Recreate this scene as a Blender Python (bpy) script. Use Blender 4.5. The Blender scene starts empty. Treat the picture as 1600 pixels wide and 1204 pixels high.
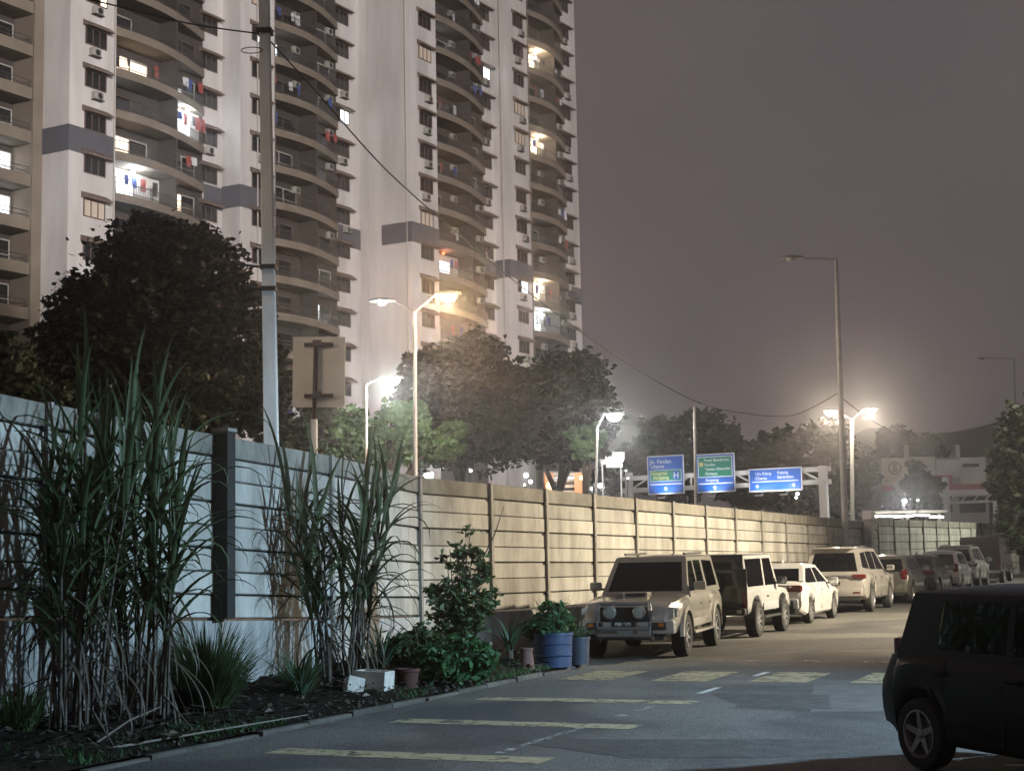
import bpy, bmesh, math, random
import numpy as np
from mathutils import Vector, Matrix, Euler
random.seed(7); rng = np.random.default_rng(7)
R = math.radians
scene = bpy.context.scene
COL = scene.collection

# ------------------------------------------------------------------ camera
EYE = 1.97                                   # eye height above the road at the photographer's feet
FPX = 2500.0                                 # focal length in pixels of the 1600 px wide photograph
ROLL = math.atan(0.02)
PITCH = math.atan(299.0 * math.cos(ROLL) / FPX)
FW = Vector((0, math.cos(PITCH), math.sin(PITCH)))
UP0 = Vector((0, -math.sin(PITCH), math.cos(PITCH)))
RT0 = Vector((1, 0, 0))
RT = RT0 * math.cos(ROLL) - UP0 * math.sin(ROLL)
UP = UP0 * math.cos(ROLL) + RT0 * math.sin(ROLL)
cam_d = bpy.data.cameras.new("camera")
cam_d.sensor_width = 36.0
cam_d.lens = FPX / 1600.0 * 36.0
cam_d.clip_end = 5000.0
cam_d.clip_start = 0.1
cam = bpy.data.objects.new("camera", cam_d)
COL.objects.link(cam)
cam.matrix_world = Matrix(((RT.x, UP.x, -FW.x, 0), (RT.y, UP.y, -FW.y, 0), (RT.z, UP.z, -FW.z, EYE), (0, 0, 0, 1)))
scene.camera = cam

def at(px, py, Y):
    """point of the place seen in direction (px, py) of the photograph at Y metres up the street"""
    d = RT * ((px - 800) / FPX) + UP * ((602 - py) / FPX) + FW
    d = d * (Y / d.y)
    return Vector((d.x, d.y, d.z + EYE))

def gz(Y):
    return 0.018 * min(max(Y, -40.0), 90.0)

def on_ground(px, Y):
    p = at(px, 1000, Y)
    return Vector((p.x, Y, gz(Y)))

# ------------------------------------------------------------------ sky, moon-weak sun, exposure
world = bpy.data.worlds.new("World"); scene.world = world
world.use_nodes = True
wn = world.node_tree; wn.nodes.clear()
wo = wn.nodes.new("ShaderNodeOutputWorld")
bg = wn.nodes.new("ShaderNodeBackground")
sky = wn.nodes.new("ShaderNodeTexSky"); sky.sky_type = 'NISHITA'
sky.sun_disc = False; sky.sun_elevation = R(2.0); sky.sun_rotation = R(60); sky.dust_density = 4.0
mx = wn.nodes.new("ShaderNodeMixRGB"); mx.blend_type = 'MIX'; mx.inputs[0].default_value = 0.988
# a low cloud deck lit from below by the city: even brownish grey
mx.inputs[2].default_value = (0.82, 0.64, 0.67, 1)
wtc = wn.nodes.new("ShaderNodeTexCoord"); wnz = wn.nodes.new("ShaderNodeTexNoise")
wnz.inputs["Scale"].default_value = 3.2; wnz.inputs["Detail"].default_value = 5; wnz.inputs["Roughness"].default_value = 0.55
wn.links.new(wtc.outputs["Generated"], wnz.inputs["Vector"])
wrp = wn.nodes.new("ShaderNodeValToRGB"); wrp.color_ramp.elements[0].position = 0.3; wrp.color_ramp.elements[1].position = 0.72
wrp.color_ramp.elements[0].color = (0.73, 0.60, 0.635, 1); wrp.color_ramp.elements[1].color = (0.90, 0.735, 0.77, 1)
wn.links.new(wnz.outputs["Fac"], wrp.inputs[0]); wn.links.new(wrp.outputs[0], mx.inputs[2])
wn.links.new(sky.outputs[0], mx.inputs[1])
wn.links.new(mx.outputs[0], bg.inputs[0])
bg.inputs[1].default_value = 0.148
wn.links.new(bg.outputs[0], wo.inputs[0])

sun_d = bpy.data.lights.new("sun", 'SUN'); sun_d.energy = 0.05; sun_d.angle = R(25); sun_d.color = (1, 0.86, 0.78)
sun = bpy.data.objects.new("sun", sun_d); COL.objects.link(sun)
sun.rotation_euler = (R(60), 0, R(40))
scene.view_settings.view_transform = 'Standard'
scene.view_settings.look = 'None'
scene.view_settings.exposure = 0.0
scene.view_settings.gamma = 1.0
cy = scene.cycles
cy.use_denoising = True
try: cy.denoiser = 'OPENIMAGEDENOISE'
except Exception: pass
cy.max_bounces = 5; cy.diffuse_bounces = 2; cy.glossy_bounces = 3; cy.transmission_bounces = 4
cy.transparent_max_bounces = 8; cy.volume_bounces = 0
cy.sample_clamp_indirect = 3.0
cy.caustics_reflective = False; cy.caustics_refractive = False
cy.use_light_tree = True

# ------------------------------------------------------------------ helpers
def tag(o, label=None, cat=None, group=None, kind=None):
    if label: o["label"] = label
    if cat: o["category"] = cat
    if group: o["group"] = group
    if kind: o["kind"] = kind
    return o

def empty(name, loc=(0, 0, 0), rz=0.0):
    o = bpy.data.objects.new(name, None); COL.objects.link(o)
    o.location = loc; o.rotation_euler = (0, 0, rz); o.empty_display_size = 0.2
    return o

def link_mesh(name, me, mat=None, parent=None, loc=None, rot=None, scale=None):
    o = bpy.data.objects.new(name, me); COL.objects.link(o)
    if mat is not None and len(me.materials) == 0: me.materials.append(mat)
    if parent is not None: o.parent = parent
    if loc is not None: o.location = loc
    if rot is not None: o.rotation_euler = rot
    if scale is not None: o.scale = scale
    return o

def copy_tree(o, parent=None):
    c = o.copy(); COL.objects.link(c); c.parent = parent
    for ch in o.children: copy_tree(ch, c)
    return c

def frame_of(d):
    d = Vector(d).normalized()
    a = Vector((0, 0, 1)) if abs(d.z) < 0.95 else Vector((1, 0, 0))
    s = d.cross(a).normalized(); t = d.cross(s).normalized()
    return s, t

class MB:
    """collects geometry of one part"""
    def __init__(s): s.v = []; s.f = []
    def add(s, vs, fs):
        n = len(s.v); s.v += [tuple(v) for v in vs]; s.f += [tuple(i + n for i in f) for f in fs]; return s
    def box(s, c, size, M=None):
        x, y, z = size[0] / 2, size[1] / 2, size[2] / 2
        vs = [Vector((a * x, b * y, d * z)) for a in (-1, 1) for b in (-1, 1) for d in (-1, 1)]
        if M is not None: vs = [M @ v for v in vs]
        c = Vector(c); vs = [v + c for v in vs]
        return s.add(vs, [(0, 1, 3, 2), (4, 6, 7, 5), (0, 4, 5, 1), (2, 3, 7, 6), (0, 2, 6, 4), (1, 5, 7, 3)])
    def tube(s, pts, rs, n=8, cap=True):
        pts = [Vector(p) for p in pts]
        if not hasattr(rs, '__len__'): rs = [rs] * len(pts)
        vs = []; fs = []
        for i, p in enumerate(pts):
            d = (pts[min(i + 1, len(pts) - 1)] - pts[max(i - 1, 0)])
            a, b = frame_of(d)
            for k in range(n):
                t = 2 * math.pi * k / n
                vs.append(p + (a * math.cos(t) + b * math.sin(t)) * rs[i])
        for i in range(len(pts) - 1):
            for k in range(n):
                k2 = (k + 1) % n
                fs.append((i * n + k, i * n + k2, (i + 1) * n + k2, (i + 1) * n + k))
        if cap:
            fs.append(tuple(range(n))[::-1]); fs.append(tuple((len(pts) - 1) * n + k for k in range(n)))
        return s.add(vs, fs)
    def lathe(s, prof, n=24, axis='Z', c=(0, 0, 0)):
        vs = []; fs = []; m = len(prof); c = Vector(c)
        for k in range(n):
            t = 2 * math.pi * k / n
            for r, h in prof:
                if axis == 'Z': p = Vector((r * math.cos(t), r * math.sin(t), h))
                elif axis == 'Y': p = Vector((r * math.cos(t), h, r * math.sin(t)))
                else: p = Vector((h, r * math.cos(t), r * math.sin(t)))
                vs.append(p + c)
        for k in range(n):
            k2 = (k + 1) % n
            for i in range(m - 1):
                fs.append((k * m + i, k2 * m + i, k2 * m + i + 1, k * m + i + 1))
        return s.add(vs, fs)
    def prism(s, poly, ext):
        """poly: 3-D points of a flat polygon, ext: extrusion vector"""
        n = len(poly); e = Vector(ext); P = [Vector(p) for p in poly]
        return s.add(P + [p + e for p in P], [tuple(range(n))[::-1], tuple(range(n, 2 * n))] +
                     [(i, (i + 1) % n, (i + 1) % n + n, i + n) for i in range(n)])
    def mesh(s, name, mat=None, smooth=None, bevel=0.0):
        me = bpy.data.meshes.new(name); me.from_pydata(s.v, [], s.f)
        bm = bmesh.new(); bm.from_mesh(me)
        if bevel > 0:
            es = [e for e in bm.edges if len(e.link_faces) == 2 and e.calc_face_angle(0) > 0.35]
            bmesh.ops.bevel(bm, geom=es, offset=bevel, segments=2, affect='EDGES', profile=0.6, clamp_overlap=True)
        bmesh.ops.recalc_face_normals(bm, faces=bm.faces)
        bm.to_mesh(me); bm.free()
        if smooth is not None:
            me.shade_smooth(); me.set_sharp_from_angle(angle=R(smooth))
        if mat is not None: me.materials.append(mat)
        me.update()
        return me
    def build(s, name, mat, parent=None, loc=None, rot=None, smooth=None, bevel=0.0):
        return link_mesh(name, s.mesh(name, mat, smooth, bevel), None, parent, loc, rot)

# ------------------------------------------------------------------ materials
MATS = {}
def mat(name, col, rough=0.7, metal=0.0, var=0.0, scale=4.0, stretch=(1, 1, 1), bump=0.0, bscale=30.0, coat=0.0,
        emit=None, estr=0.0, dark=None, spec=0.5, rand=0.0, trans=0.0):
    """procedural principled material: colour with noise of a given scale, optional stain colour, relief"""
    if name in MATS: return MATS[name]
    m = bpy.data.materials.new(name); m.use_nodes = True
    nt = m.node_tree; b = nt.nodes["Principled BSDF"]
    col4 = (*col, 1)
    b.inputs["Base Color"].default_value = col4
    b.inputs["Roughness"].default_value = rough
    b.inputs["Metallic"].default_value = metal
    b.inputs["Specular IOR Level"].default_value = spec
    b.inputs["Coat Weight"].default_value = coat
    b.inputs["Coat Roughness"].default_value = 0.08
    if trans: b.inputs["Transmission Weight"].default_value = trans
    geo = nt.nodes.new("ShaderNodeNewGeometry")
    src = None
    if var > 0 or dark is not None:
        mp = nt.nodes.new("ShaderNodeMapping"); mp.inputs["Scale"].default_value = stretch
        nt.links.new(geo.outputs["Position"], mp.inputs["Vector"])
        nz = nt.nodes.new("ShaderNodeTexNoise"); nz.inputs["Scale"].default_value = scale
        nz.inputs["Detail"].default_value = 6; nz.inputs["Roughness"].default_value = 0.62
        nt.links.new(mp.outputs[0], nz.inputs["Vector"])
        rp = nt.nodes.new("ShaderNodeValToRGB")
        rp.color_ramp.elements[0].position = 0.32; rp.color_ramp.elements[1].position = 0.68
        d = dark if dark is not None else tuple(c * (1 - var) for c in col)
        rp.color_ramp.elements[0].color = (*d, 1)
        rp.color_ramp.elements[1].color = (*[min(1, c * (1 + 0.5 * var)) for c in col], 1)
        nt.links.new(nz.outputs["Fac"], rp.inputs[0]); src = rp.outputs[0]
    if rand > 0:
        oi = nt.nodes.new("ShaderNodeObjectInfo")
        mr = nt.nodes.new("ShaderNodeMapRange"); mr.inputs[3].default_value = 1 - rand; mr.inputs[4].default_value = 1 + rand
        nt.links.new(oi.outputs["Random"], mr.inputs[0])
        mm = nt.nodes.new("ShaderNodeVectorMath"); mm.operation = 'SCALE'
        if src is not None: nt.links.new(src, mm.inputs[0])
        else: mm.inputs[0].default_value = col
        nt.links.new(mr.outputs[0], mm.inputs["Scale"]); src = mm.outputs[0]
    if src is not None: nt.links.new(src, b.inputs["Base Color"])
    if bump > 0:
        nb = nt.nodes.new("ShaderNodeTexNoise"); nb.inputs["Scale"].default_value = bscale; nb.inputs["Detail"].default_value = 5
        nt.links.new(geo.outputs["Position"], nb.inputs["Vector"])
        bp = nt.nodes.new("ShaderNodeBump"); bp.inputs["Strength"].default_value = bump; bp.inputs["Distance"].default_value = 0.02
        nt.links.new(nb.outputs["Fac"], bp.inputs["Height"]); nt.links.new(bp.outputs[0], b.inputs["Normal"])
    if emit is not None:
        b.inputs["Emission Color"].default_value = (*emit, 1); b.inputs["Emission Strength"].default_value = estr
    MATS[name] = m
    return m

def leafmat(name, col, var=0.5, scale=1.2, rough=0.55, trans=0.25):
    if name in MATS: return MATS[name]
    m = mat(name, col, rough=rough, var=var, scale=scale, spec=0.35)
    nt = m.node_tree; b = nt.nodes["Principled BSDF"]
    out = [n for n in nt.nodes if n.type == 'OUTPUT_MATERIAL'][0]
    tr = nt.nodes.new("ShaderNodeBsdfTranslucent"); tr.inputs[0].default_value = (*[min(1, c * 1.3) for c in col], 1)
    ms = nt.nodes.new("ShaderNodeMixShader"); ms.inputs[0].default_value = trans
    nt.links.new(b.outputs[0], ms.inputs[1]); nt.links.new(tr.outputs[0], ms.inputs[2]); nt.links.new(ms.outputs[0], out.inputs[0])
    return m

def light(name, kind, loc, power, color, parent=None, target=None, radius=0.2, cone=None, blend=0.4):
    d = bpy.data.lights.new(name, kind); d.energy = power; d.color = color
    d.shadow_soft_size = radius
    if kind == 'SPOT': d.spot_size = cone; d.spot_blend = blend
    o = bpy.data.objects.new(name, d); COL.objects.link(o)
    M = Matrix.Translation(Vector(loc))
    if target is not None:
        M = M @ (Vector(target) - Vector(loc)).to_track_quat('-Z', 'Y').to_matrix().to_4x4()
    if parent is not None:
        o.parent = parent
        o.matrix_parent_inverse = Matrix.Identity(4)
        o.matrix_local = Matrix.Translation(-parent.location) @ M
    else: o.matrix_world = M
    return o

CONC = mat('concrete', (0.36, 0.35, 0.33), 0.9, var=0.35, scale=3, bump=0.3)
STEEL = mat('galvanised_steel', (0.42, 0.42, 0.41), 0.5, metal=0.6, var=0.25, scale=3)
WHITEP = mat('white_paint', (0.74, 0.73, 0.70), 0.6, var=0.12, scale=1.5)
DARKM = mat('dark_metal', (0.04, 0.038, 0.036), 0.6, metal=0.3)
HAZE_D = 0.0015
# ================================================================== SETTING
TH = R(23.3)                                   # direction of the street from the line of sight
HD = Vector((math.sin(TH), math.cos(TH), 0))   # along the street
PD = Vector((math.cos(TH), -math.sin(TH), 0))  # across it, towards the right-hand side

def sheet(name, xs, ys, mat_, dz=0.0, fz=None, parent=None):
    vs = [(x, y, (fz(x, y) if fz else gz(y)) + dz) for y in ys for x in xs]
    nx = len(xs); fs = [(j * nx + i, j * nx + i + 1, (j + 1) * nx + i + 1, (j + 1) * nx + i) for j in range(len(ys) - 1) for i in range(nx - 1)]
    me = bpy.data.meshes.new(name); me.from_pydata(vs, [], fs); me.materials.append(mat_); me.update()
    return tag(link_mesh(name, me, None, parent), kind="structure")

GROUND = mat('dry_ground', (0.075, 0.065, 0.05), 0.95, var=0.45, scale=0.6, bump=0.5, bscale=8)
xs = [-600, -300, -80, -30, 0, 30, 80, 300, 700]
sheet('ground', xs, [-120, -40, 0, 45, 90, 200, 400, 620], GROUND, dz=-0.012)

# asphalt: worn, with patches
def asphalt():
    m = mat('asphalt', (0.112, 0.110, 0.107), 0.85, var=0.3, scale=0.35, stretch=(1, 1, 1), bump=0.9, bscale=55)
    nt = m.node_tree; b = nt.nodes["Principled BSDF"]
    rp = [n for n in nt.nodes if n.type == 'VALTORGB'][0]
    geo = [n for n in nt.nodes if n.type == 'NEW_GEOMETRY'][0]
    n2 = nt.nodes.new("ShaderNodeTexNoise"); n2.inputs["Scale"].default_value = 28; n2.inputs["Detail"].default_value = 8
    nt.links.new(geo.outputs["Position"], n2.inputs["Vector"])
    r2 = nt.nodes.new("ShaderNodeValToRGB"); r2.color_ramp.elements[0].position = 0.35; r2.color_ramp.elements[0].color = (0.55, 0.55, 0.55, 1)
    r2.color_ramp.elements[1].position = 0.7; r2.color_ramp.elements[1].color = (1.35, 1.33, 1.3, 1)
    nt.links.new(n2.outputs["Fac"], r2.inputs[0])
    mu = nt.nodes.new("ShaderNodeMixRGB"); mu.blend_type = 'MULTIPLY'; mu.inputs[0].default_value = 1
    nt.links.new(rp.outputs[0], mu.inputs[1]); nt.links.new(r2.outputs[0], mu.inputs[2])
    # large worn patches
    n3 = nt.nodes.new("ShaderNodeTexNoise"); n3.inputs["Scale"].default_value = 0.3; n3.inputs["Detail"].default_value = 6; n3.inputs["Distortion"].default_value = 0.8
    nt.links.new(geo.outputs["Position"], n3.inputs["Vector"])
    r3 = nt.nodes.new("ShaderNodeValToRGB"); r3.color_ramp.elements[0].position = 0.44; r3.color_ramp.elements[0].color = (0.58, 0.58, 0.60, 1)
    r3.color_ramp.elements[1].position = 0.58; r3.color_ramp.elements[1].color = (1.25, 1.22, 1.16, 1)
    nt.links.new(n3.outputs["Fac"], r3.inputs[0])
    mu2 = nt.nodes.new("ShaderNodeMixRGB"); mu2.blend_type = 'MULTIPLY'; mu2.inputs[0].default_value = 1
    nt.links.new(mu.outputs[0], mu2.inputs[1]); nt.links.new(r3.outputs[0], mu2.inputs[2])
    nt.links.new(mu2.outputs[0], b.inputs["Base Color"])
    return m
ASPH = asphalt()
K0 = Vector((-0.20, 23.6, 0))                   # a point of the kerb line
def street(a, c, dz=0.0):
    """a metres along the kerb line from K0, c metres to its right"""
    p = K0 + HD * a + PD * c
    p.z = gz(p.y) + dz
    return p
vs = []; fs = []
A = [-40, -20, -10, 0, 10, 20, 30, 40, 50, 62, 80]
C = [-5.0, 0.0, 3, 6, 10, 13]
for i, a in enumerate(A):
    for c in C:
        if c < 0: c = 0.0 if a <= 0 else -3.4
        vs.append(street(a, c))
for i in range(len(A) - 1):
    for k in range(len(C) - 1):
        n = len(C); fs.append((i * n + k, i * n + k + 1, (i + 1) * n + k + 1, (i + 1) * n + k))
me = bpy.data.meshes.new('road'); me.from_pydata(vs, [], fs); me.materials.append(ASPH)
road = tag(link_mesh('road', me), "grey worn asphalt road climbing along the panel wall", kind="structure")
# highway beyond the wall, running across behind it
me = bpy.data.meshes.new('highway')
hv = [Vector((-30, 34, 0)), Vector((-8, 26, 0)), Vector((40, 118, 0)), Vector((-4, 140, 0))]
me.from_pydata([(v.x, v.y, gz(v.y) - 0.006) for v in (Vector((-26, 30, 0)), Vector((-7, 24, 0)), Vector((19, 80, 0)), Vector((24, 89.9, 0)), Vector((-2, 89.9, 0)))] +
               [(40, 130, gz(130) - 0.006), (8, 130, gz(130) - 0.006)], [], [(0, 1, 2, 3, 4), (4, 3, 5, 6)])
me.materials.append(ASPH); tag(link_mesh('highway', me), "asphalt highway behind the panel wall", kind="structure")

# painted marks, worn
def paint_mat(name, col, thr):
    m = mat(name, col, 0.75, var=0.35, scale=9)
    nt = m.node_tree; b = nt.nodes["Principled BSDF"]
    geo = [n for n in nt.nodes if n.type == 'NEW_GEOMETRY'][0]
    n2 = nt.nodes.new("ShaderNodeTexNoise"); n2.inputs["Scale"].default_value = 3.3; n2.inputs["Detail"].default_value = 12; n2.inputs["Roughness"].default_value = 0.8
    nt.links.new(geo.outputs["Position"], n2.inputs["Vector"])
    r = nt.nodes.new("ShaderNodeValToRGB"); r.color_ramp.elements[0].position = thr; r.color_ramp.elements[1].position = thr + 0.09
    nt.links.new(n2.outputs["Fac"], r.inputs[0]); nt.links.new(r.outputs[0], b.inputs["Alpha"])
    return m
PAINTY = paint_mat('worn_yellow_paint', (0.34, 0.29, 0.18), 0.39)
PAINTW = paint_mat('worn_white_paint', (0.5, 0.49, 0.46), 0.38)
PAINTB = paint_mat('worn_cream_paint', (0.29, 0.245, 0.15), 0.39)
PAINTF = paint_mat('faded_white_paint', (0.34, 0.34, 0.33), 0.47)
def strip(name, c, along, across, mat_, label, ang=0.0, group=None, dz=0.004):
    """flat painted patch centred at c: `along` m along the street, `across` m across it"""
    h = HD * (along / 2); q = Matrix.Rotation(ang, 3, 'Z') @ PD * (across / 2)
    n = max(2, int(across / 0.5)); vs = []; fs = []
    for i in range(n + 1):
        t = -1 + 2 * i / n
        for s in (-1, 1):
            p = Vector((c[0], c[1], 0)) + q * t + h * s; vs.append((p.x, p.y, gz(p.y) + dz))
    for i in range(n): fs.append((2 * i, 2 * i + 2, 2 * i + 3, 2 * i + 1))
    me = bpy.data.meshes.new(name); me.from_pydata(vs, [], fs); me.materials.append(mat_)
    return tag(link_mesh(name, me), label, kind="structure", group=group)
for (x, y), lab in zip(((-1.09, 15.73), (-0.07, 18.35), (0.85, 20.9)), ('first', 'second', 'third')):
    strip('road_bar', (x, y), 0.42, 2.95, PAINTY, f"{lab} worn yellowish bar painted across the left lane", group='bars across the left lane')
for i in range(6):
    strip('crossing_block', (1.32 + 1.35 * i, 24.85 - 0.5 * i), 1.75, 0.84, PAINTB, "worn pale block of the crossing painted on the road", group='crossing blocks')
for i in range(5):
    strip('road_line', (2.0 + 2.3 * i, 28.2 - 0.99 * i), 0.3, 2.0, PAINTF, "faded pale line across the road past the crossing", group='far lines')
for a, l, c in ((-9.6, 1.0, 3.1), (-6.1, 2.2, 3.1), (-2.9, 1.9, 3.12), (-0.4, 0.9, 3.2), (2.4, 0.8, 3.2)):
    p = street(a, c); strip('centre_dash', p, l, 0.10, PAINTW if l < 1 else PAINTF, "worn white dash of the road's centre line", group='centre line dashes')

# sheets that paint shadow bands and a light pool on the asphalt
SHADE_PAINT = mat('road_shade_paint', (0.066, 0.063, 0.06), .85, var=.4, scale=5, bump=.9, bscale=50)
LIGHT_PAINT = mat('road_light_paint', (0.102, 0.097, 0.092), .8, var=.35, scale=3, bump=.9, bscale=50)
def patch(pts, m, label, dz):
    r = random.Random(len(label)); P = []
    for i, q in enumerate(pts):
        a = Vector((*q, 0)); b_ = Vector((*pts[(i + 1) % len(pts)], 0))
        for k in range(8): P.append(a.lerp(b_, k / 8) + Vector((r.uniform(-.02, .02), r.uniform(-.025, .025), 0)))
    me = bpy.data.meshes.new('road_shading'); me.from_pydata([(p.x, p.y, gz(p.y) + dz) for p in P], [], [tuple(range(len(P)))]); me.materials.append(m)
    tag(link_mesh('road_shading', me), label, kind="structure")
patch([(2.55, 21.6), (4.0, 21.0), (3.7, 19.2), (2.7, 19.6)], SHADE_PAINT, "dark brownish patch in the asphalt before the crossing", .0022)
patch([(4.1, 22.6), (7.5, 21.2), (6.6, 18.6), (3.4, 19.0)], LIGHT_PAINT, "paler asphalt patch by the black hatchback", .0015)
patch([(-.2, 16.9), (4.0, 16.2), (4.4, 14.9), (1.0, 15.2)], SHADE_PAINT, "long dark patch across the lane in front", .0028)
patch([(3.0, 29.6), (9.5, 29.4), (11.5, 33.0), (5.5, 32.6)], SHADE_PAINT, "dark worn asphalt beside the parked pickup", .0018)

# verge: raised bank of soil between kerb and wall, kerb stones
SOIL = mat('verge_soil', (0.016, 0.0135, 0.010), 1.0, spec=0.05, var=0.6, scale=2.2, bump=1.0, bscale=14)
def wall_gap(a): return -2.05 - 0.0 * a
vs = []; fs = []; NA = 60; NC = 12
for i in range(NA + 1):
    a = -18 + (21.5) * i / NA
    for k in range(NC + 1):
        t = k / NC; c = -0.12 - 2.6 * t
        p = K0 + HD * a + PD * c
        h = 0.10 + 0.22 * min(1, t * 1.6) + 0.05 * math.sin(a * 2.1 + k) * t + 0.05 * rng.normal() * (0.2 + t)
        vs.append((p.x, p.y, gz(p.y) + h if k else gz(p.y) + 0.04))
for i in range(NA):
    for k in range(NC):
        n = NC + 1; fs.append((i * n + k, i * n + k + 1, (i + 1) * n + k + 1, (i + 1) * n + k))
me = bpy.data.meshes.new('verge'); me.from_pydata(vs, [], fs); me.materials.append(SOIL); me.shade_smooth()
verge = tag(link_mesh('verge', me), "dark soil verge between the kerb and the wall", kind="structure")
KERB = mat('kerb_concrete', (0.075, 0.07, 0.06), 0.9, var=0.45, scale=4, bump=0.6, rand=0.25)
kerb = tag(empty('kerb', street(0, 0)), "weathered low kerb of concrete stones along the verge", kind="structure")
kb = MB().box((0, 0, 0), (0.10, 0.97, 0.16)).mesh('kerb_stone', KERB, bevel=0.02)
slope_e = lambda h: Matrix(((PD.x, HD.x, 0), (PD.y, HD.y, 0), (0, 0.018 * HD.y, 1))).to_4x4()
for i in range(22):
    a = -18 + i * 1.0
    o = link_mesh('kerb_stone', kb, None, kerb)
    o.matrix_local = Matrix.Translation(street(a, -0.06 + random.uniform(-.03, .03), random.uniform(-.06, .0)) - kerb.location) @ slope_e(0) @ Matrix.Rotation(random.uniform(-.03, .03), 4, 'Z')
for k in range(3):                                           # the kerb turns in to the wall where the parking begins
    o = link_mesh('kerb_stone', kb, None, kerb)
    o.matrix_local = Matrix.Translation(street(3.6, -0.65 - k, 0.0) - kerb.location) @ slope_e(0) @ Matrix.Rotation(R(90), 4, 'Z')

# ================================================================== PANEL WALL
PANEL = mat('panel_concrete', (0.46, 0.44, 0.40), 0.9, dark=(0.30, 0.285, 0.26), scale=1.3, stretch=(1.0, 1.0, 0.55), bump=0.35, bscale=22, rand=0.17)
nt = PANEL.node_tree                                         # rain streaks running down the panels
b = nt.nodes["Principled BSDF"]; old = b.inputs["Base Color"].links[0].from_socket
geo = [n for n in nt.nodes if n.type == 'NEW_GEOMETRY'][0]
mp = nt.nodes.new("ShaderNodeMapping"); mp.inputs["Scale"].default_value = (1.1, 1.1, 0.3)
nz = nt.nodes.new("ShaderNodeTexNoise"); nz.inputs["Scale"].default_value = 1.6; nz.inputs["Detail"].default_value = 7; nz.inputs["Roughness"].default_value = 0.7
rp = nt.nodes.new("ShaderNodeValToRGB"); rp.color_ramp.elements[0].position = 0.36; rp.color_ramp.elements[0].color = (0.42, 0.40, 0.37, 1)
rp.color_ramp.elements[1].position = 0.56; rp.color_ramp.elements[1].color = (1, 1, 1, 1)
nt.links.new(geo.outputs["Position"], mp.inputs[0]); nt.links.new(mp.outputs[0], nz.inputs["Vector"]); nt.links.new(nz.outputs["Fac"], rp.inputs[0])
mu = nt.nodes.new("ShaderNodeMixRGB"); mu.blend_type = 'MULTIPLY'; mu.inputs[0].default_value = 0.62
nt.links.new(old, mu.inputs[1]); nt.links.new(rp.outputs[0], mu.inputs[2]); nt.links.new(mu.outputs[0], b.inputs["Base Color"])
TOPROW = mat('dark_top_concrete', (0.27, 0.25, 0.215), 0.95, dark=(0.13, 0.12, 0.10), scale=2.2, stretch=(1, 1, 0.6), bump=0.5, rand=0.12)  # top row toned darker than the rows below
POST = mat('post_concrete', (0.33, 0.31, 0.28), 0.9, dark=(0.17, 0.16, 0.145), scale=2.5, stretch=(1, 1, .4), bump=0.4, rand=0.15)
FOOT = mat('footing_concrete', (0.40, 0.40, 0.39), 0.92, dark=(0.17, 0.165, 0.155), scale=1.5, stretch=(1.8, 1.8, .5), bump=0.5)
BACK = mat('joint_mortar', (0.10, 0.095, 0.085), 0.95)
BLACKP = mat('blackened_column', (0.022, 0.02, 0.019), 0.9, var=0.4, scale=3)

# posts: (x, y, top, bottom of the panels), heights above the eye line
WP = []
for px, Y, top, bot in ((-330, 13.6, 2.03, -.27), (-110, 15.3, 2.0, -.29), (65, 17.2, 1.965, -.325), (340, 20.2, 1.86, -.44), (513, 23.7, 1.845, -.545)):
    WP.append((at(px, 930, Y).x, Y, top, bot))
bx, by = at(653, 930, 28.0).x, 28.0
d25 = Vector((math.sin(R(25)), math.cos(R(25)), 0))
p = Vector((bx, by, 0))
for n in range(14):
    WP.append((p.x, p.y, 1.775, -0.625))
    p = p + d25 * (2.85 if n == 0 else 2.6)
NSTEP = len(WP)
d27 = Vector((math.sin(R(26.6)), math.cos(R(26.6)), 0))
for n in range(13):
    zt = 1.93 + 0.035 * n
    WP.append((p.x, p.y, zt, zt - 2.4)); p = p + d27 * 2.6
wall = tag(empty('panel_wall', (WP[5][0], WP[5][1], gz(28))), "long precast concrete panel wall with thin posts along the road", "wall")
W0 = wall.location.copy()
pm = {}
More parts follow.
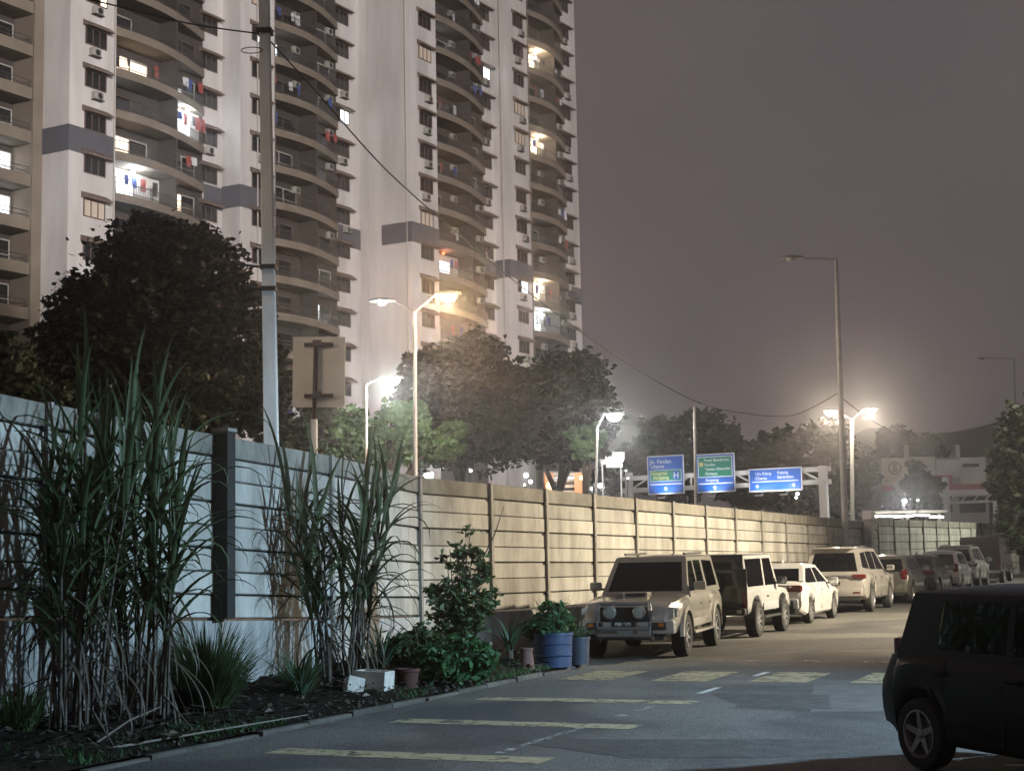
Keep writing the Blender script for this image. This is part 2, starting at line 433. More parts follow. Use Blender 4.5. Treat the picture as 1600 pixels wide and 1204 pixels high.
for i in range(len(WP) - 1):
    a = Vector((WP[i][0], WP[i][1], 0)); c = Vector((WP[i + 1][0], WP[i + 1][1], 0))
    d = (c - a); L = d.length; d.normalize(); nrm = Vector((d.y, -d.x, 0))        # nrm faces the street
    ta, tc, ba, bc = WP[i][2] + EYE, WP[i + 1][2] + EYE, WP[i][3] + EYE, WP[i + 1][3] + EYE
    if i == NSTEP - 1: tc, bc = ta, ba
    far = i > 16
    for k in range(8):
        z0a = ba + (ta - ba) * k / 8; z1a = ba + (ta - ba) * (k + 1) / 8
        z0c = bc + (tc - bc) * k / 8; z1c = bc + (tc - bc) * (k + 1) / 8
        gap = (0.016 if k % 2 == 1 else 0.005) + random.uniform(0, .004)
        ch = 0.012                                             # chamfered edge
        e = 0.055
        off = random.uniform(-.006, .006) + (0.012 if k % 2 else 0)
        vs = []; sk = random.uniform(-.007, .007); o2 = random.uniform(-.007, .007)
        for (P, zb, zt) in ((a + d * e + nrm * o2, z0a + sk * .5, z1a + sk * .5), (c - d * e - nrm * o2, z0c - sk * .5, z1c - sk * .5)):
            vs += [(P + nrm * (-0.04)) + Vector((0, 0, zb + gap)), (P + nrm * (0.012 + off)) + Vector((0, 0, zb + gap)),
                   (P + nrm * (0.030 + off)) + Vector((0, 0, zb + gap + ch)), (P + nrm * (0.030 + off)) + Vector((0, 0, zt - ch - 0.004)),
                   (P + nrm * (0.008 + off)) + Vector((0, 0, zt - 0.004)), (P + nrm * (-0.04)) + Vector((0, 0, zt - 0.004))]
        fs = [(j, (j + 1) % 6, (j + 1) % 6 + 6, j + 6) for j in range(6)] + [tuple(range(6))[::-1], tuple(range(6, 12))]
        MB().add([v - W0 for v in vs], fs).build('panel', TOPROW if k == 7 else PANEL, wall)
    # backing sheet closes the joints, footing below
    g = min(gz(a.y), gz(c.y)) - 0.3
    MB().prism([a - nrm * .042 + Vector((0, 0, ba)) - W0, c - nrm * .042 + Vector((0, 0, bc)) - W0, c - nrm * .042 + Vector((0, 0, tc - .03)) - W0, a - nrm * .042 + Vector((0, 0, ta - .03)) - W0], -nrm * 0.04).build('backing_slab', BACK, wall)
    lip = 0.05
    MB().prism([a + nrm * lip + Vector((0, 0, g)) - W0, c + nrm * lip + Vector((0, 0, g)) - W0, c + nrm * lip + Vector((0, 0, bc - .03)) - W0, a + nrm * lip + Vector((0, 0, ba - .03)) - W0], -nrm * 0.2).build('footing', FOOT, wall)
for i, (x, y, t, bt) in enumerate(WP):
    q = Vector((WP[min(i + 1, len(WP) - 1)][0] - WP[max(i - 1, 0)][0], WP[min(i + 1, len(WP) - 1)][1] - WP[max(i - 1, 0)][1], 0)).normalized()
    M = Matrix(((q.x, q.y, 0), (q.y, -q.x, 0), (0, 0, 1))).to_3x3()
    w = 0.10; zt = t + EYE + 0.01; zb = gz(y) - 0.2
    MB().box(Vector((x, y, (zt + zb) / 2)) + M @ Vector((0, 0.012, 0)) - W0, (w, 0.16, zt - zb), M).build('post', POST, wall)
    for k in (1, 3, 5, 7):                                     # bolt brackets
        z = bt + EYE + (t - bt) * k / 8
        MB().box(Vector((x, y, z)) + M @ Vector((-0.07, 0.075, 0)) - W0, (0.12, 0.03, 0.05), M).build('bracket', BLACKP, wall)
# the dark column in front of the near part and the pale one far along
x, y, t, bt = WP[3]
cz = gz(y)
co = tag(empty('dark_column', (x + 0.10, y - 0.05, cz)), "tall blackened square column standing against the wall between the canes", "column")
Mq = Matrix.Rotation(R(-20), 3, 'Z')
MB().box((0.0, -0.06, (t + EYE - cz + 0.02 + bt + EYE - cz) / 2), (0.215, 0.20, t - bt + 0.02), Mq).build('shaft', BLACKP, co, bevel=0.01)
MB().box((0.0, -0.06, t + EYE - cz + 0.045), (0.25, 0.23, 0.05), Mq).build('cap', TOPROW, co, bevel=0.01)
x, y, t, bt = WP[18]
co = tag(empty('wall_column', (x, y, gz(y))), "pale wide concrete column against the wall behind the silver car", "column")
MB().box((0.25, -0.2, (t + EYE - gz(y)) / 2), (0.55, 0.25, t + EYE - gz(y) + 0.1), Matrix.Rotation(R(-25 - 90), 3, 'Z')).build('shaft', CONC, co, bevel=0.01)
MB().box((0.25, -0.2, t + EYE - gz(y) + 0.20), (0.62, 0.34, 0.30), Matrix.Rotation(R(-25 - 90), 3, 'Z')).build('cap', WHITEP, co, bevel=0.02)
# ================================================================== APARTMENT TOWER
TW = mat('tower_white_plaster', (0.68, 0.645, 0.63), 0.92, dark=(0.47, 0.44, 0.425), scale=0.5, stretch=(1, 1, 0.16), bump=0.15, bscale=6)
TB = mat('tower_beige_plaster', (0.205, 0.168, 0.132), 0.92, var=0.22, scale=0.6)
TG = mat('tower_slate_band', (0.105, 0.10, 0.118), 0.9, var=0.2, scale=0.5)
TLI = mat('lit_balcony_wall', (0.55, 0.52, 0.47), 0.9, var=0.1, scale=1)  # pale copy of the balcony wall, for balconies shown lit
TIN = mat('shaded_balcony_wall', (0.062, 0.05, 0.044), 0.9, var=0.15, scale=0.8, rand=0.12)  # darkened so that the unlit balcony recesses look shaded
HOOD = mat('hood_brown', (0.17, 0.125, 0.10), 0.85, var=0.3, scale=2)
GLASS = mat('night_glass', (0.02, 0.02, 0.022), 0.12, spec=0.8)
WFRAME = mat('window_frame_brown', (0.12, 0.08, 0.065), 0.6)
PALEF = mat('pale_frame', (0.45, 0.42, 0.38), 0.6)
RAIL = mat('balcony_rail', (0.10, 0.09, 0.085), 0.5, metal=0.4)
ACM = mat('condenser_shell', (0.36, 0.34, 0.31), 0.6, var=0.3, scale=3)
LITW = mat('lit_window_warm', (0.8, 0.7, 0.6), 0.6, emit=(1.0, 0.80, 0.60), estr=2.6)
LITC = mat('lit_window_cool', (0.8, 0.8, 0.8), 0.6, emit=(0.84, 0.93, 1.0), estr=2.6)
LITD = mat('dim_curtain_window', (0.5, 0.42, 0.35), 0.8, emit=(1.0, 0.75, 0.5), estr=0.10)
BULB = mat('balcony_bulb', (0.9, 0.9, 0.9), 0.5, emit=(1, 0.97, 0.93), estr=25)
REDB = mat('altar_lamp_red', (0.8, 0.1, 0.05), 0.5, emit=(1, 0.12, 0.03), estr=9)
CLOTH = [mat('laundry_white', (0.6, 0.6, 0.62), 0.9), mat('laundry_blue', (0.05, 0.08, 0.25), 0.9), mat('laundry_dark', (0.05, 0.045, 0.045), 0.9), mat('laundry_red', (0.3, 0.06, 0.05), 0.9)]

tower = tag(empty('apartment_tower', (-31.56, 104.5, gz(105)), R(60)), "tall pale apartment tower with curved beige balconies and slate bands", "building")
FP = 2.96
def F(k): return 35.85 + FP * k
# shared little meshes (local x along the face, -y outwards)
def window_mesh(w, h):
    fr = MB()
    for x in (-w / 2, -w / 6, w / 6, w / 2): fr.box((x, 0, h / 2), (0.07, 0.10, h))
    fr.box((0, 0, 0.03), (w, 0.10, 0.06)); fr.box((0, 0, h - 0.03), (w, 0.10, 0.06))
    return fr.mesh('window', WFRAME)
WIN = window_mesh(1.9, 1.2)
PANE = MB().box((0, 0, 0), (1.9 / 3 - .08, 0.02, 1.06)).mesh('pane', GLASS)
PANE_L = {}
for nm, m in (('w', LITW), ('c', LITC), ('d', LITD)):
    PANE_L[nm] = MB().box((0, 0, 0), (1.9 / 3 - .08, 0.02, 1.06)).mesh('pane', m)
HOODM = MB().prism([(-1.2, 0, 0.0), (-1.2, -0.62, -0.10), (-1.2, -0.62, 0.02), (-1.2, 0, 0.42)], (2.4, 0, 0)).mesh('window_hood', HOOD)
ACB = MB().box((0, -0.22, 0.3), (0.82, 0.32, 0.56)).mesh('condenser', ACM, bevel=0.03)
ACF = MB().lathe([(0.0, -0.395), (0.20, -0.395), (0.22, -0.385)], 14, 'Y', (0.08, 0, 0.3)).mesh('fan_grille', DARKM)
ACK = MB().box((0, -0.22, 0.0), (0.9, 0.44, 0.04)).mesh('bracket', DARKM)
def window(s, a, z, lit=None, hood=True, ac=False):
    o = link_mesh('window', WIN, None, tower, (s, -a - 0.03, z))
    for i in range(3):
        me = PANE
        if lit == 'part' and i == 2: me = PANE_L['w']
        elif lit in PANE_L: me = PANE_L[lit] if not (lit in ('w', 'c') and i == 0) else PANE
        link_mesh('pane', me, None, o, (-1.9 / 3 + 1.9 / 3 * i, 0.0, 0.6))
    if hood: link_mesh('window_hood', HOODM, None, tower, (s, -a, z + 1.24))
    if ac:
        q = link_mesh('condenser', ACB, None, tower, (s + random.uniform(-.3, .5), -a, z - 0.78))
        link_mesh('fan_grille', ACF, None, q)
        link_mesh('bracket', ACK, None, q)
def bulge(t, top): return 0.55 + top * math.sin(math.pi * (0.25 + 0.75 * t))
def laundry(s0, s1, a, z, n):
    for i in range(n):
        s = s0 + (s1 - s0) * (i + random.random()) / n
        w = random.uniform(0.3, 0.6); h = random.uniform(0.6, 1.1)
        MB().add([(s - w / 2, -a, z), (s + w / 2, -a - .04, z), (s + w / 2 * .9, -a - .08, z - h), (s, -a + .03, z - h * .97), (s - w / 2, -a - .05, z - h)], [(0, 1, 2, 3, 4)]).build('laundry', random.choice(CLOTH), tower)

def unit(s0, ln, base, wing, div, end, win2, k0, k1, top, lits, seed):
    rr = random.Random(seed)
    H = F(10) + 2
    wl = 4.2
    # solid masses, each its own wall part
    def mass(sa, sb, a0, a1, m=TW, name='wall', z0=0, z1=H):
        MB().box(((s0 * 2 + sa + sb) / 2, -(a0 + a1) / 2, (z0 + z1) / 2), (sb - sa, a1 - a0, z1 - z0)).build(name, m, tower)
    mass(0, wl, base - 1.5, base + wing)
    mass(end, ln, base - 1.5, base)
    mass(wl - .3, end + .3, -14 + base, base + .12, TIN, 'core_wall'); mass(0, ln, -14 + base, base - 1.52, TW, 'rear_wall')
    # beige strip beside the balconies
    mass(wl + .003, wl + .45, base + .125, base + bulge(0, top) - 0.05, TB, 'edge_pier')
    # slate band around the wing corner
    MB().box((s0 + wl / 2 - .02, -(base + wing / 2), 0.35 + 29.45), (wl + .1, wing + 0.12, 1.75)).build('slate_band', TG, tower)
    if win2 is not None:
        MB().box((s0 + (end + ln) / 2 + .3, -(base - .6), 0.35 + 29.3), (ln - end - .6, 1.3, 1.75)).build('slate_band', TG, tower)
    N = 14
    arc = [(wl + (end - wl) * i / N, bulge(i / N, top)) for i in range(N + 1)]
    # shared meshes of this unit
    slab = MB()
    poly = [(s0 + wl, -.11 - base, -0.22)] + [(s0 + s, -(base + a), -0.22) for s, a in arc] + [(s0 + end, -.11 - base, -0.22)]
    slab.prism(poly, (0, 0, 0.22)); slab = slab.mesh('balcony_slab', TB)
    par = MB(); vs = []; fs = []
    for s, a in arc:
        for d in (0.0, 0.14):
            for z in (-0.30, 0.30): vs.append((s0 + s, -(base + a + 0.02 - d), z))
    for i in range(N):
        q = i * 4; fs += [(q, q + 4, q + 5, q + 1), (q + 2, q + 3, q + 7, q + 6), (q + 1, q + 5, q + 7, q + 3), (q, q + 2, q + 6, q + 4)]
    fs += [(0, 1, 3, 2), (4 * N, 4 * N + 2, 4 * N + 3, 4 * N + 1)]
    par = MB().add(vs, fs).mesh('parapet', TB)
    rl = MB()
    for z in (0.45, 1.08): rl.tube([(s0 + s, -(base + a - .06), z) for s, a in arc], 0.034, 4)
    for i in range(0, N + 1):
        for q in range(5):
            t_ = min(1, (i + q / 5) / N); s = wl + (end - wl) * t_; a = bulge(t_, top)
            rl.tube([(s0 + s, -(base + a - .06), 0.28), (s0 + s, -(base + a - .06), 1.08)], 0.020, 3, False)
    rl = rl.mesh('railing', RAIL)
    ad = bulge((div - wl) / (end - wl), top)
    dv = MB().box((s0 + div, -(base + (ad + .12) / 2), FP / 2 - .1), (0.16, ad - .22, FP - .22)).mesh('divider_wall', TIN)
    for k in range(k0, k1 + 1):
        z = F(k)
        link_mesh('balcony_slab', slab, None, tower, (0, 0, z)); link_mesh('parapet', par, None, tower, (0, 0, z))
        link_mesh('railing', rl, None, tower, (0, 0, z)); link_mesh('divider_wall', dv, None, tower, (0, 0, z))
        window(s0 + 2.35, base + wing, z + 0.72, lits.get(('w', k), 'd' if rr.random() < .08 else None), True, rr.random() < .6)
        if win2: window(s0 + win2, base, z + 0.72, lits.get(('e', k), None), True, rr.random() < .3)
        for side, (sa, sb) in (('l', (wl + .6, div - .2)), ('r', (div + .2, end - .3))):
            lit = lits.get((side, k))
            # glazed door with frame and two leaves
            dw = min(3.6, (sb - sa) * .72); ds = sa + dw / 2 + (sb - sa - dw) * rr.choice((0.08, 0.2, 0.6))
            m = {None: GLASS, 'w': LITW, 'c': LITC, 'W': LITW, 'C': LITC, 'dw': LITW, 'dc': LITC, 'red': LITC}[lit]
            door = MB()
            for x in (-dw / 2, 0, dw / 2): door.box((x, 0, 1.05), (0.08, 0.1, 2.1))
            door.box((0, 0, 2.08), (dw, 0.1, 0.08)); door.box((0, 0, 1.2), (dw, 0.08, 0.05))
            door = door.build('balcony_door', PALEF if rr.random() < .6 else WFRAME, tower, (s0 + ds, -(base + .17), z))
            narrow = lit in ('dw', 'dc')
            for i, x in enumerate((-dw / 4, dw / 4)):
                MB().box((x, 0.0, 1.05), (dw / 2 - .1, 0.02, 2.0)).build('pane', m if (i == 0 or not narrow) else GLASS, door)
            if lit in ('W', 'C', 'red'):
                MB().box((s0 + (sa + sb) / 2, -(base + .135), z + 1.37), (sb - sa + .3, .02, 2.7)).build('inner_wall', TLI, tower)
                col = (1, .80, .58) if lit == 'W' else ((.80, .9, 1) if lit == 'C' else (1, .35, .16))
                sm = (sa + sb) / 2
                g = MB().lathe([(0, -.10), (.10, -.07), (.14, 0), (.10, .06), (0.04, .09)], 10, 'Z').build('ceiling_lamp', REDB if lit == 'red' else BULB, tower, (s0 + sm, -(base + .9), z + FP - .42))
                ld = bpy.data.lights.new('lamp_glow', 'POINT'); ld.energy = 420 if lit != 'red' else 50; ld.color = col; ld.shadow_soft_size = .15
                lo = bpy.data.objects.new('lamp_glow', ld); COL.objects.link(lo); lo.parent = g; lo.location = (0, -.25, -.25)
                laundry(s0 + sa + .8, s0 + sb - .3, base + 1.1, z + 2.1, 5 if lit == 'C' else 3)
            elif rr.random() < .3:
                laundry(s0 + sa + .5, s0 + sb - .5, base + .9, z + 2.0, rr.randint(2, 4))
            if rr.random() < .35:
                q = link_mesh('condenser', ACB, None, tower, (s0 + sb - .7, -(base + .14), z + 1.9)); link_mesh('fan_grille', ACF, None, q)

unit(0.0, 18.93, 0.0, 3.0, 11.8, 16.2, 17.3, -6, 3, 1.7,
     {('l', 0): 'w', ('r', -1): 'C', ('l', -3): 'C', ('r', -3): 'dw', ('r', 0): 'dc', ('l', -1): 'dc', ('l', -2): 'dw', ('w', 1): 'part'}, 1)
unit(18.93, 18.27, 0.0, 1.8, 9.7, 14.4, 15.7, -8, 5, 1.5,
     {('r', 0): 'dc', ('r', -1): 'dc', ('r', -5): 'dc', ('w', 2): 'c', ('e', 1): 'c', ('l', 2): 'dc'}, 2)
unit(37.2, 19.1, 2.4, 3.0, 12.0, 16.5, 17.6, -8, 6, 1.7,
     {('l', 4): 'dc', ('l', 2): 'dc', ('l', 0): 'dw', ('r', 0): 'dc', ('l', -3): 'red', ('e', 4): 'c'}, 3)
unit(56.3, 17.7, 2.4, 1.6, 9.6, 13.9, 15.2, -7, 8, 1.5,
     {('l', 5): 'W', ('l', 4): 'dc', ('l', 2): 'W', ('l', -1): 'dc', ('l', -2): 'dc', ('l', -3): 'W', ('l', -4): 'C', ('w', -3): 'c', ('r', 1): 'dc'}, 4)
# the part of the next unit to the left that still shows: square openings in a beige wall
H = F(10) + 2
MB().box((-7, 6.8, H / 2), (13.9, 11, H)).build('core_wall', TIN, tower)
MB().box((-0.45, 0.35, H / 2), (0.86, 1.9, H)).build('edge_pier', TB, tower)
MB().box((-13.4, 0.35, H / 2), (0.86, 1.9, H)).build('edge_pier', TB, tower)
band0 = MB().box((-7, -0.45, -0.12), (12.0, 0.3, 0.78)).mesh('parapet', TB)
slab0 = MB().box((-7, 0.5, -0.42), (12.0, 1.6, 0.2)).mesh('balcony_slab', TB)
rail0 = MB()
for z in (0.5, 0.8): rail0.tube([(-13, -.45, z), (-1, -.45, z)], .03, 4)
for i in range(13): rail0.tube([(-13 + i, -.45, .2), (-13 + i, -.45, .8)], .02, 4)
rail0 = rail0.mesh('railing', RAIL)
for k in range(-6, 4):
    z = F(k)
    for me_ in (band0, slab0, rail0): link_mesh(me_.name.split('.')[0], me_, None, tower, (0, 0, z + 0.1))
    d = MB()
    for x in (-1.3, 0, 1.3): d.box((x, 0, 1.05), (.08, .1, 2.1))
    d.box((0, 0, 2.08), (2.6, .1, .08)); d.box((0, 0, 1.1), (2.6, .08, .05))
    d = d.build('balcony_door', PALEF, tower, (-2.4, 1.24, z))
    for x in (-.65, .65): MB().box((x, 0, 1.05), (1.2, .02, 2.0)).build('pane', LITC if k in (-3, -4) else GLASS, d)
# drainpipes down the white faces
for (s, a) in ((37.15, 4.9), (4.1, 3.06), (20.9, 1.86), (56.2, 3.3)):
    MB().tube([(s, -a - .05, 0), (s, -a - .05, F(9))], 0.06, 6).build('drainpipe', PALEF, tower)

# ================================================================== TREES
BARK = mat('bark', (0.06, 0.045, 0.035), 0.95, var=0.5, scale=6, stretch=(1, 1, .3), bump=0.8)
LEAFD = leafmat('leaf_dark', (0.017, 0.0165, 0.0105))
LEAFM = leafmat('leaf_mid', (0.035, 0.042, 0.02))
LEAFG = leafmat('leaf_green', (0.085, 0.135, 0.055), .7)
def leaf_cloud(blobs, n, size, seed, origin, clump=0.55, aspect=1.7):
    """n leaf faces spread in clumps through a list of ellipsoids (centre, radii)"""
    g = np.random.default_rng(seed)
    vol = np.array([b[1][0] * b[1][1] * b[1][2] for b in blobs]) ** (2 / 3.); vol /= vol.sum()
    nc = max(20, n // 22)
    bi = g.choice(len(blobs), nc, p=vol)
    C0 = np.array([list(b[0]) for b in blobs])[bi]; R0 = np.array([list(b[1]) for b in blobs])[bi]
    d = g.normal(size=(nc, 3)); d /= np.linalg.norm(d, axis=1)[:, None]
    r = g.uniform(0.35, 1.0, nc) ** 0.45 * (1 + g.normal(size=nc) * 0.085)
    cc = C0 + d * R0 * r[:, None]
    cs = clump * R0.mean(1) * g.uniform(0.08, 0.26, nc)
    ci = g.integers(0, nc, n)
    p = cc[ci] + g.normal(size=(n, 3)) * cs[ci][:, None] * np.array([1, 1, .75])
    a = g.normal(size=(n, 3)); a[:, 2] *= 0.5; a /= np.linalg.norm(a, axis=1)[:, None]
    b = np.cross(a, g.normal(size=(n, 3))); b /= np.linalg.norm(b, axis=1)[:, None]
    nrm = np.cross(a, b)
    s = size * g.uniform(0.6, 1.3, n)[:, None]
    L = a * s * aspect / 2; Wd = b * s / 2
    v = np.stack([p - L, p + Wd + nrm * s * .12, p + L, p - Wd + nrm * s * .12], 1).reshape(-1, 3) - np.array(origin)
    return v
def cloud_mesh(name, v, mat_):
    me = bpy.data.meshes.new(name); n = len(v) // 4
    me.vertices.add(len(v)); me.vertices.foreach_set('co', v.astype(np.float32).ravel())
    me.loops.add(n * 4); me.loops.foreach_set('vertex_index', np.arange(n * 4, dtype=np.int32))
    me.polygons.add(n); me.polygons.foreach_set('loop_start', np.arange(0, n * 4, 4, dtype=np.int32))
    try: me.polygons.foreach_set('loop_total', np.full(n, 4, np.int32))
    except Exception: pass
    me.materials.append(mat_); me.update(calc_edges=True)
    return me
def tree(name, label, Y, trunk_px, blobs_px, n, size, mat_, seed, dscale=0.8, group=None, trunk_r=0.25, cat="tree"):
    """blobs_px: (px, py, rx, ry[, dY]) as they stand at Y metres"""
    base = on_ground(trunk_px, Y)
    t = tag(empty(name, base), label, cat, group)
    k = Y / FPX; blobs = []
    for bp in blobs_px:
        px, py, rx, ry = bp[:4]; dy = bp[4] if len(bp) > 4 else 0
        c = at(px, py, Y + dy)
        blobs.append((c, (rx * k, min(rx, ry * 1.3) * k * dscale, ry * k)))
    rs = random.Random(seed); lump = []
    for c, rd in blobs:                                        # uneven boughs: a core and smaller heads around it
        lump.append((c, tuple(q * .94 for q in rd)))
        for _ in range(6):
            d = Vector((rs.gauss(0, 1), rs.gauss(0, 1), rs.gauss(.25, .9))).normalized(); q = rs.uniform(.24, .42); w_ = rs.uniform(.68, .98)
            lump.append((c + Vector((d.x * rd[0], d.y * rd[1], d.z * rd[2])) * w_, tuple(max(.2, q * x_) for x_ in rd)))
    v = leaf_cloud(lump, n, size, seed, base)
    o = link_mesh('crown', cloud_mesh('crown', v, mat_), None, t)
    # trunk and limbs reaching into the crown
    top = sum((b[0] for b in blobs), Vector()) / len(blobs) - base
    m = MB(); fork = Vector((top.x * .35, top.y * .3, max(0.8, top.z * 0.55)))
    m.tube([(0, 0, -.2), (fork.x * .3, fork.y * .3, fork.z * .5), fork], [trunk_r * 1.25, trunk_r, trunk_r * .8], 8)
    m.build('trunk', BARK, t, smooth=40)
    for i, (c, r) in enumerate(blobs):
        e = c - base; mid = fork.lerp(e, .5) + Vector((random.uniform(-.3, .3), random.uniform(-.3, .3), .3))
        MB().tube([fork, mid, e], [trunk_r * .6, trunk_r * .4, trunk_r * .15], 6).build('branch', BARK, t, smooth=40)
    return t
tree('broad_tree', "broad dark leafy tree behind the wall, in front of the tower's left end", 50, 250,
     [(262, 455, 130, 118), (140, 505, 85, 85), (360, 520, 78, 100), (215, 590, 165, 95), (385, 610, 70, 80), (90, 570, 60, 75)], 52000, 0.155, LEAFD, 11)
tree('low_tree', "low yellowish green tree behind the wall, left of the broad dark tree", 40, -10,
     [(5, 590, 62, 75), (60, 640, 70, 55), (-60, 600, 70, 80)], 12000, 0.14, LEAFM, 12)
tree('thin_tree', "loose brownish tree behind the wall, below the back of the road sign", 46, 340,
     [(330, 635, 85, 55), (450, 640, 70, 70), (255, 650, 60, 45)], 14000, 0.14, LEAFM, 13)
tree('rounded_tree', "big rounded tree beneath the orange street lamp", 72, 730,
     [(725, 610, 92, 88), (660, 600, 50, 55), (760, 660, 90, 80), (690, 680, 80, 55)], 32000, 0.21, LEAFD, 14)
tree('forked_tree', "dark rounded tree with a bare fork, right of the tower's foot", 74, 872,
     [(880, 620, 80, 78), (830, 660, 70, 70), (915, 655, 50, 65), (890, 690, 55, 40)], 26000, 0.21, LEAFD, 15)
tree('lamplit_tree', "bright green small tree lit by the white lamp beside the bare pole", 58.5, 600,
     [(575, 700, 45, 35), (610, 672, 38, 30), (648, 655, 32, 34), (690, 695, 34, 28), (525, 690, 38, 36), (655, 700, 40, 34), (548, 655, 26, 24), (705, 672, 20, 20), (615, 640, 20, 18)], 13000, 0.16, LEAFG, 16)
tree('lamplit_bush', "small lit green tree under the white lamp with the lone pole", 67, 915,
     [(915, 690, 26, 30), (930, 675, 14, 22)], 3200, 0.15, LEAFG, 17)
tree('roadside_tree', "dark green tree behind the blue and green road signs", 124, 1080,
     [(1085, 690, 80, 52), (1035, 705, 45, 50), (1130, 720, 55, 50), (1060, 745, 60, 35)], 16000, 0.36, LEAFM, 18)
tree('roadside_tree', "tree with white lights in it behind the left post of the sign gantry", 118, 975,
     [(985, 735, 40, 38), (950, 750, 30, 25)], 3000, 0.45, LEAFM, 19)
tree('hazy_tree', "brownish domed tree behind the right post of the sign gantry", 128, 1270,
     [(1275, 730, 82, 72), (1215, 715, 50, 45), (1320, 750, 55, 60), (1200, 760, 60, 40)], 17000, 0.38, LEAFD, 20)
tree('hazy_tree', "far dark tree above the pale billboard building", 190, 1420,
     [(1405, 705, 42, 38), (1450, 712, 38, 26)], 4000, 0.7, LEAFD, 21)
tree('hazy_tree', "dark tree standing before the billboard building", 108, 1440,
     [(1440, 770, 32, 45), (1415, 800, 38, 30)], 3500, 0.4, LEAFD, 22)
tree('kerbside_tree', "large leafy tree overhanging the dark truck at the end of the wall", 78, 1650,
     [(1600, 690, 48, 58), (1575, 740, 38, 48), (1592, 800, 32, 70), (1640, 720, 70, 110)], 20000, 0.2, LEAFM, 23)
tree('roadside_tree', "dark trees' edge behind the middle road sign", 140, 1165,
     [(1165, 760, 50, 32), (1000, 770, 40, 25)], 3500, 0.5, LEAFD, 24)

# far hill
hv = []; hf = []; NX = 40
for i in range(NX + 1):
    px = 1130 + 900 * i / NX
    topy = 672 + 10 * math.sin(i * .5) + 14 * math.sin(i * .17 + 1) - (0 if px > 1350 else (1350 - px) * -0.55)
    hv += [at(px, 900, 420), at(px, topy, 430), at(px + 10, 900, 560)]
for i in range(NX):
    q = i * 3; hf += [(q, q + 3, q + 4, q + 1), (q + 1, q + 4, q + 5, q + 2)]
me = bpy.data.meshes.new('hill'); me.from_pydata([tuple(v) for v in hv], [], hf); me.materials.append(LEAFD); me.shade_smooth()
tag(link_mesh('hill', me), "dark wooded hill far behind the billboard building", kind="structure")
# ================================================================== POLES, LAMPS, SIGNS, CABLES
EM_ORANGE = mat('lamp_lens_orange', (1, .8, .6), 0.4, emit=(1.0, 0.47, 0.22), estr=2.0)
EM_WARM = mat('lamp_lens_warm', (1, .9, .8), 0.4, emit=(1.0, 0.84, 0.64), estr=60)
EM_COOL = mat('lamp_lens_cool', (1, 1, 1), 0.4, emit=(0.92, 0.97, 1.0), estr=60)
EM_OFF = mat('lamp_lens_off', (0.45, 0.44, 0.42), 0.3)
POLEM = mat('lamp_pole_paint', (0.55, 0.53, 0.50), 0.55, metal=0.2, var=0.15, scale=2)

def lamp_post(name, label, Y, base_px, top, heads, r=0.09, mat_=POLEM, group=None):
    """top: (px, py) of the pole's head; heads: (px, py, lens material, (power, colour) or None)"""
    base = on_ground(base_px, Y); t = tag(empty(name, base), label, "street lamp", group)
    T = at(top[0], top[1], Y) - base
    MB().tube([(0, 0, -.2), T * .5, T], [r * 1.25, r * 1.0, r * .7], 10).build('pole', mat_, t, smooth=40)
    MB().tube([(0, 0, -.1), (0, 0, .3)], [r * 2.2, r * 1.9], 10).build('base_collar', mat_, t, smooth=40)
    for px, py, lens, lt in heads:
        e = at(px, py, Y) - base; s = 1 if e.x > T.x else -1
        a0 = T; a1 = Vector((e.x - s * 0.35, e.y, e.z + 0.02))
        arm = MB().tube([a0, a0.lerp(a1, .5), a1], [r * .5, r * .36, r * .3], 8).build('arm', STEEL, t, smooth=40)
        prof = [(0, -.36 * s, 0)]
        hd = MB()                                       # cobra head: flattened tapering shell
        st = [(-.38, .05, .05), (-.2, .13, .08), (.12, .22, .10), (.34, .19, .08), (.46, .07, .04)]
        vs = []; fs = []
        for x, w, h in st:
            for k in range(8):
                q = 2 * math.pi * k / 8; vs.append((x * s + e.x, math.cos(q) * w + e.y, e.z + .05 + max(-.03, math.sin(q) * h)))
        for i in range(len(st) - 1):
            for k in range(8): fs.append((i * 8 + k, i * 8 + (k + 1) % 8, i * 8 + 8 + (k + 1) % 8, i * 8 + 8 + k))
        fs += [tuple(range(8)), tuple(range(32, 40))]
        hd = hd.add(vs, fs).build('lamp_head', STEEL, t, smooth=50)
        kk = 1.35 if lt and lt[0] > 500 else .7; MB().lathe([(0.0, -0.16 * kk), (0.12 * kk, -.14 * kk), (0.20 * kk, -.07 * kk), (0.22 * kk, 0.015)], 14, 'Z', (e.x + .06 * s, e.y, e.z)).build('lens', lens, hd, smooth=60)
        if lt:
            q = base + e + Vector((.05 * s, 0, -.34)); light('lamp_light', 'POINT', q, lt[0], lt[1], t, radius=.1)
    return t
lamp_post('street_lamp', "slender double armed highway lamp glowing orange in front of the tower", 50, 650, (648, 487),
          [(698, 461, EM_ORANGE, (2100, (1, .60, .34))), (600, 472, mat('lamp_lens_dim', (1, 1, 1), .4, emit=(1, .96, .9), estr=.5), (60, (1, .95, .9)))], r=0.075)
lamp_post('street_lamp', "white lit lamp on a thin pole above the bright green tree", 55, 574, (572, 600),
          [(609, 592, EM_COOL, (1200, (.92, 1, .95)))], r=0.06)
lamp_post('street_lamp', "white lit lamp on a thin pole beside the lit small tree's right edge", 63, 930, (933, 668),
          [(957, 649, EM_COOL, (700, (.95, 1, .95)))], r=0.06)
lamp_post('street_lamp', "very tall grey pole with an unlit lamp on a long arm above the wall", 55.3, 1327, (1306, 405),
          [(1238, 404, EM_OFF, None)], r=0.10, mat_=STEEL)
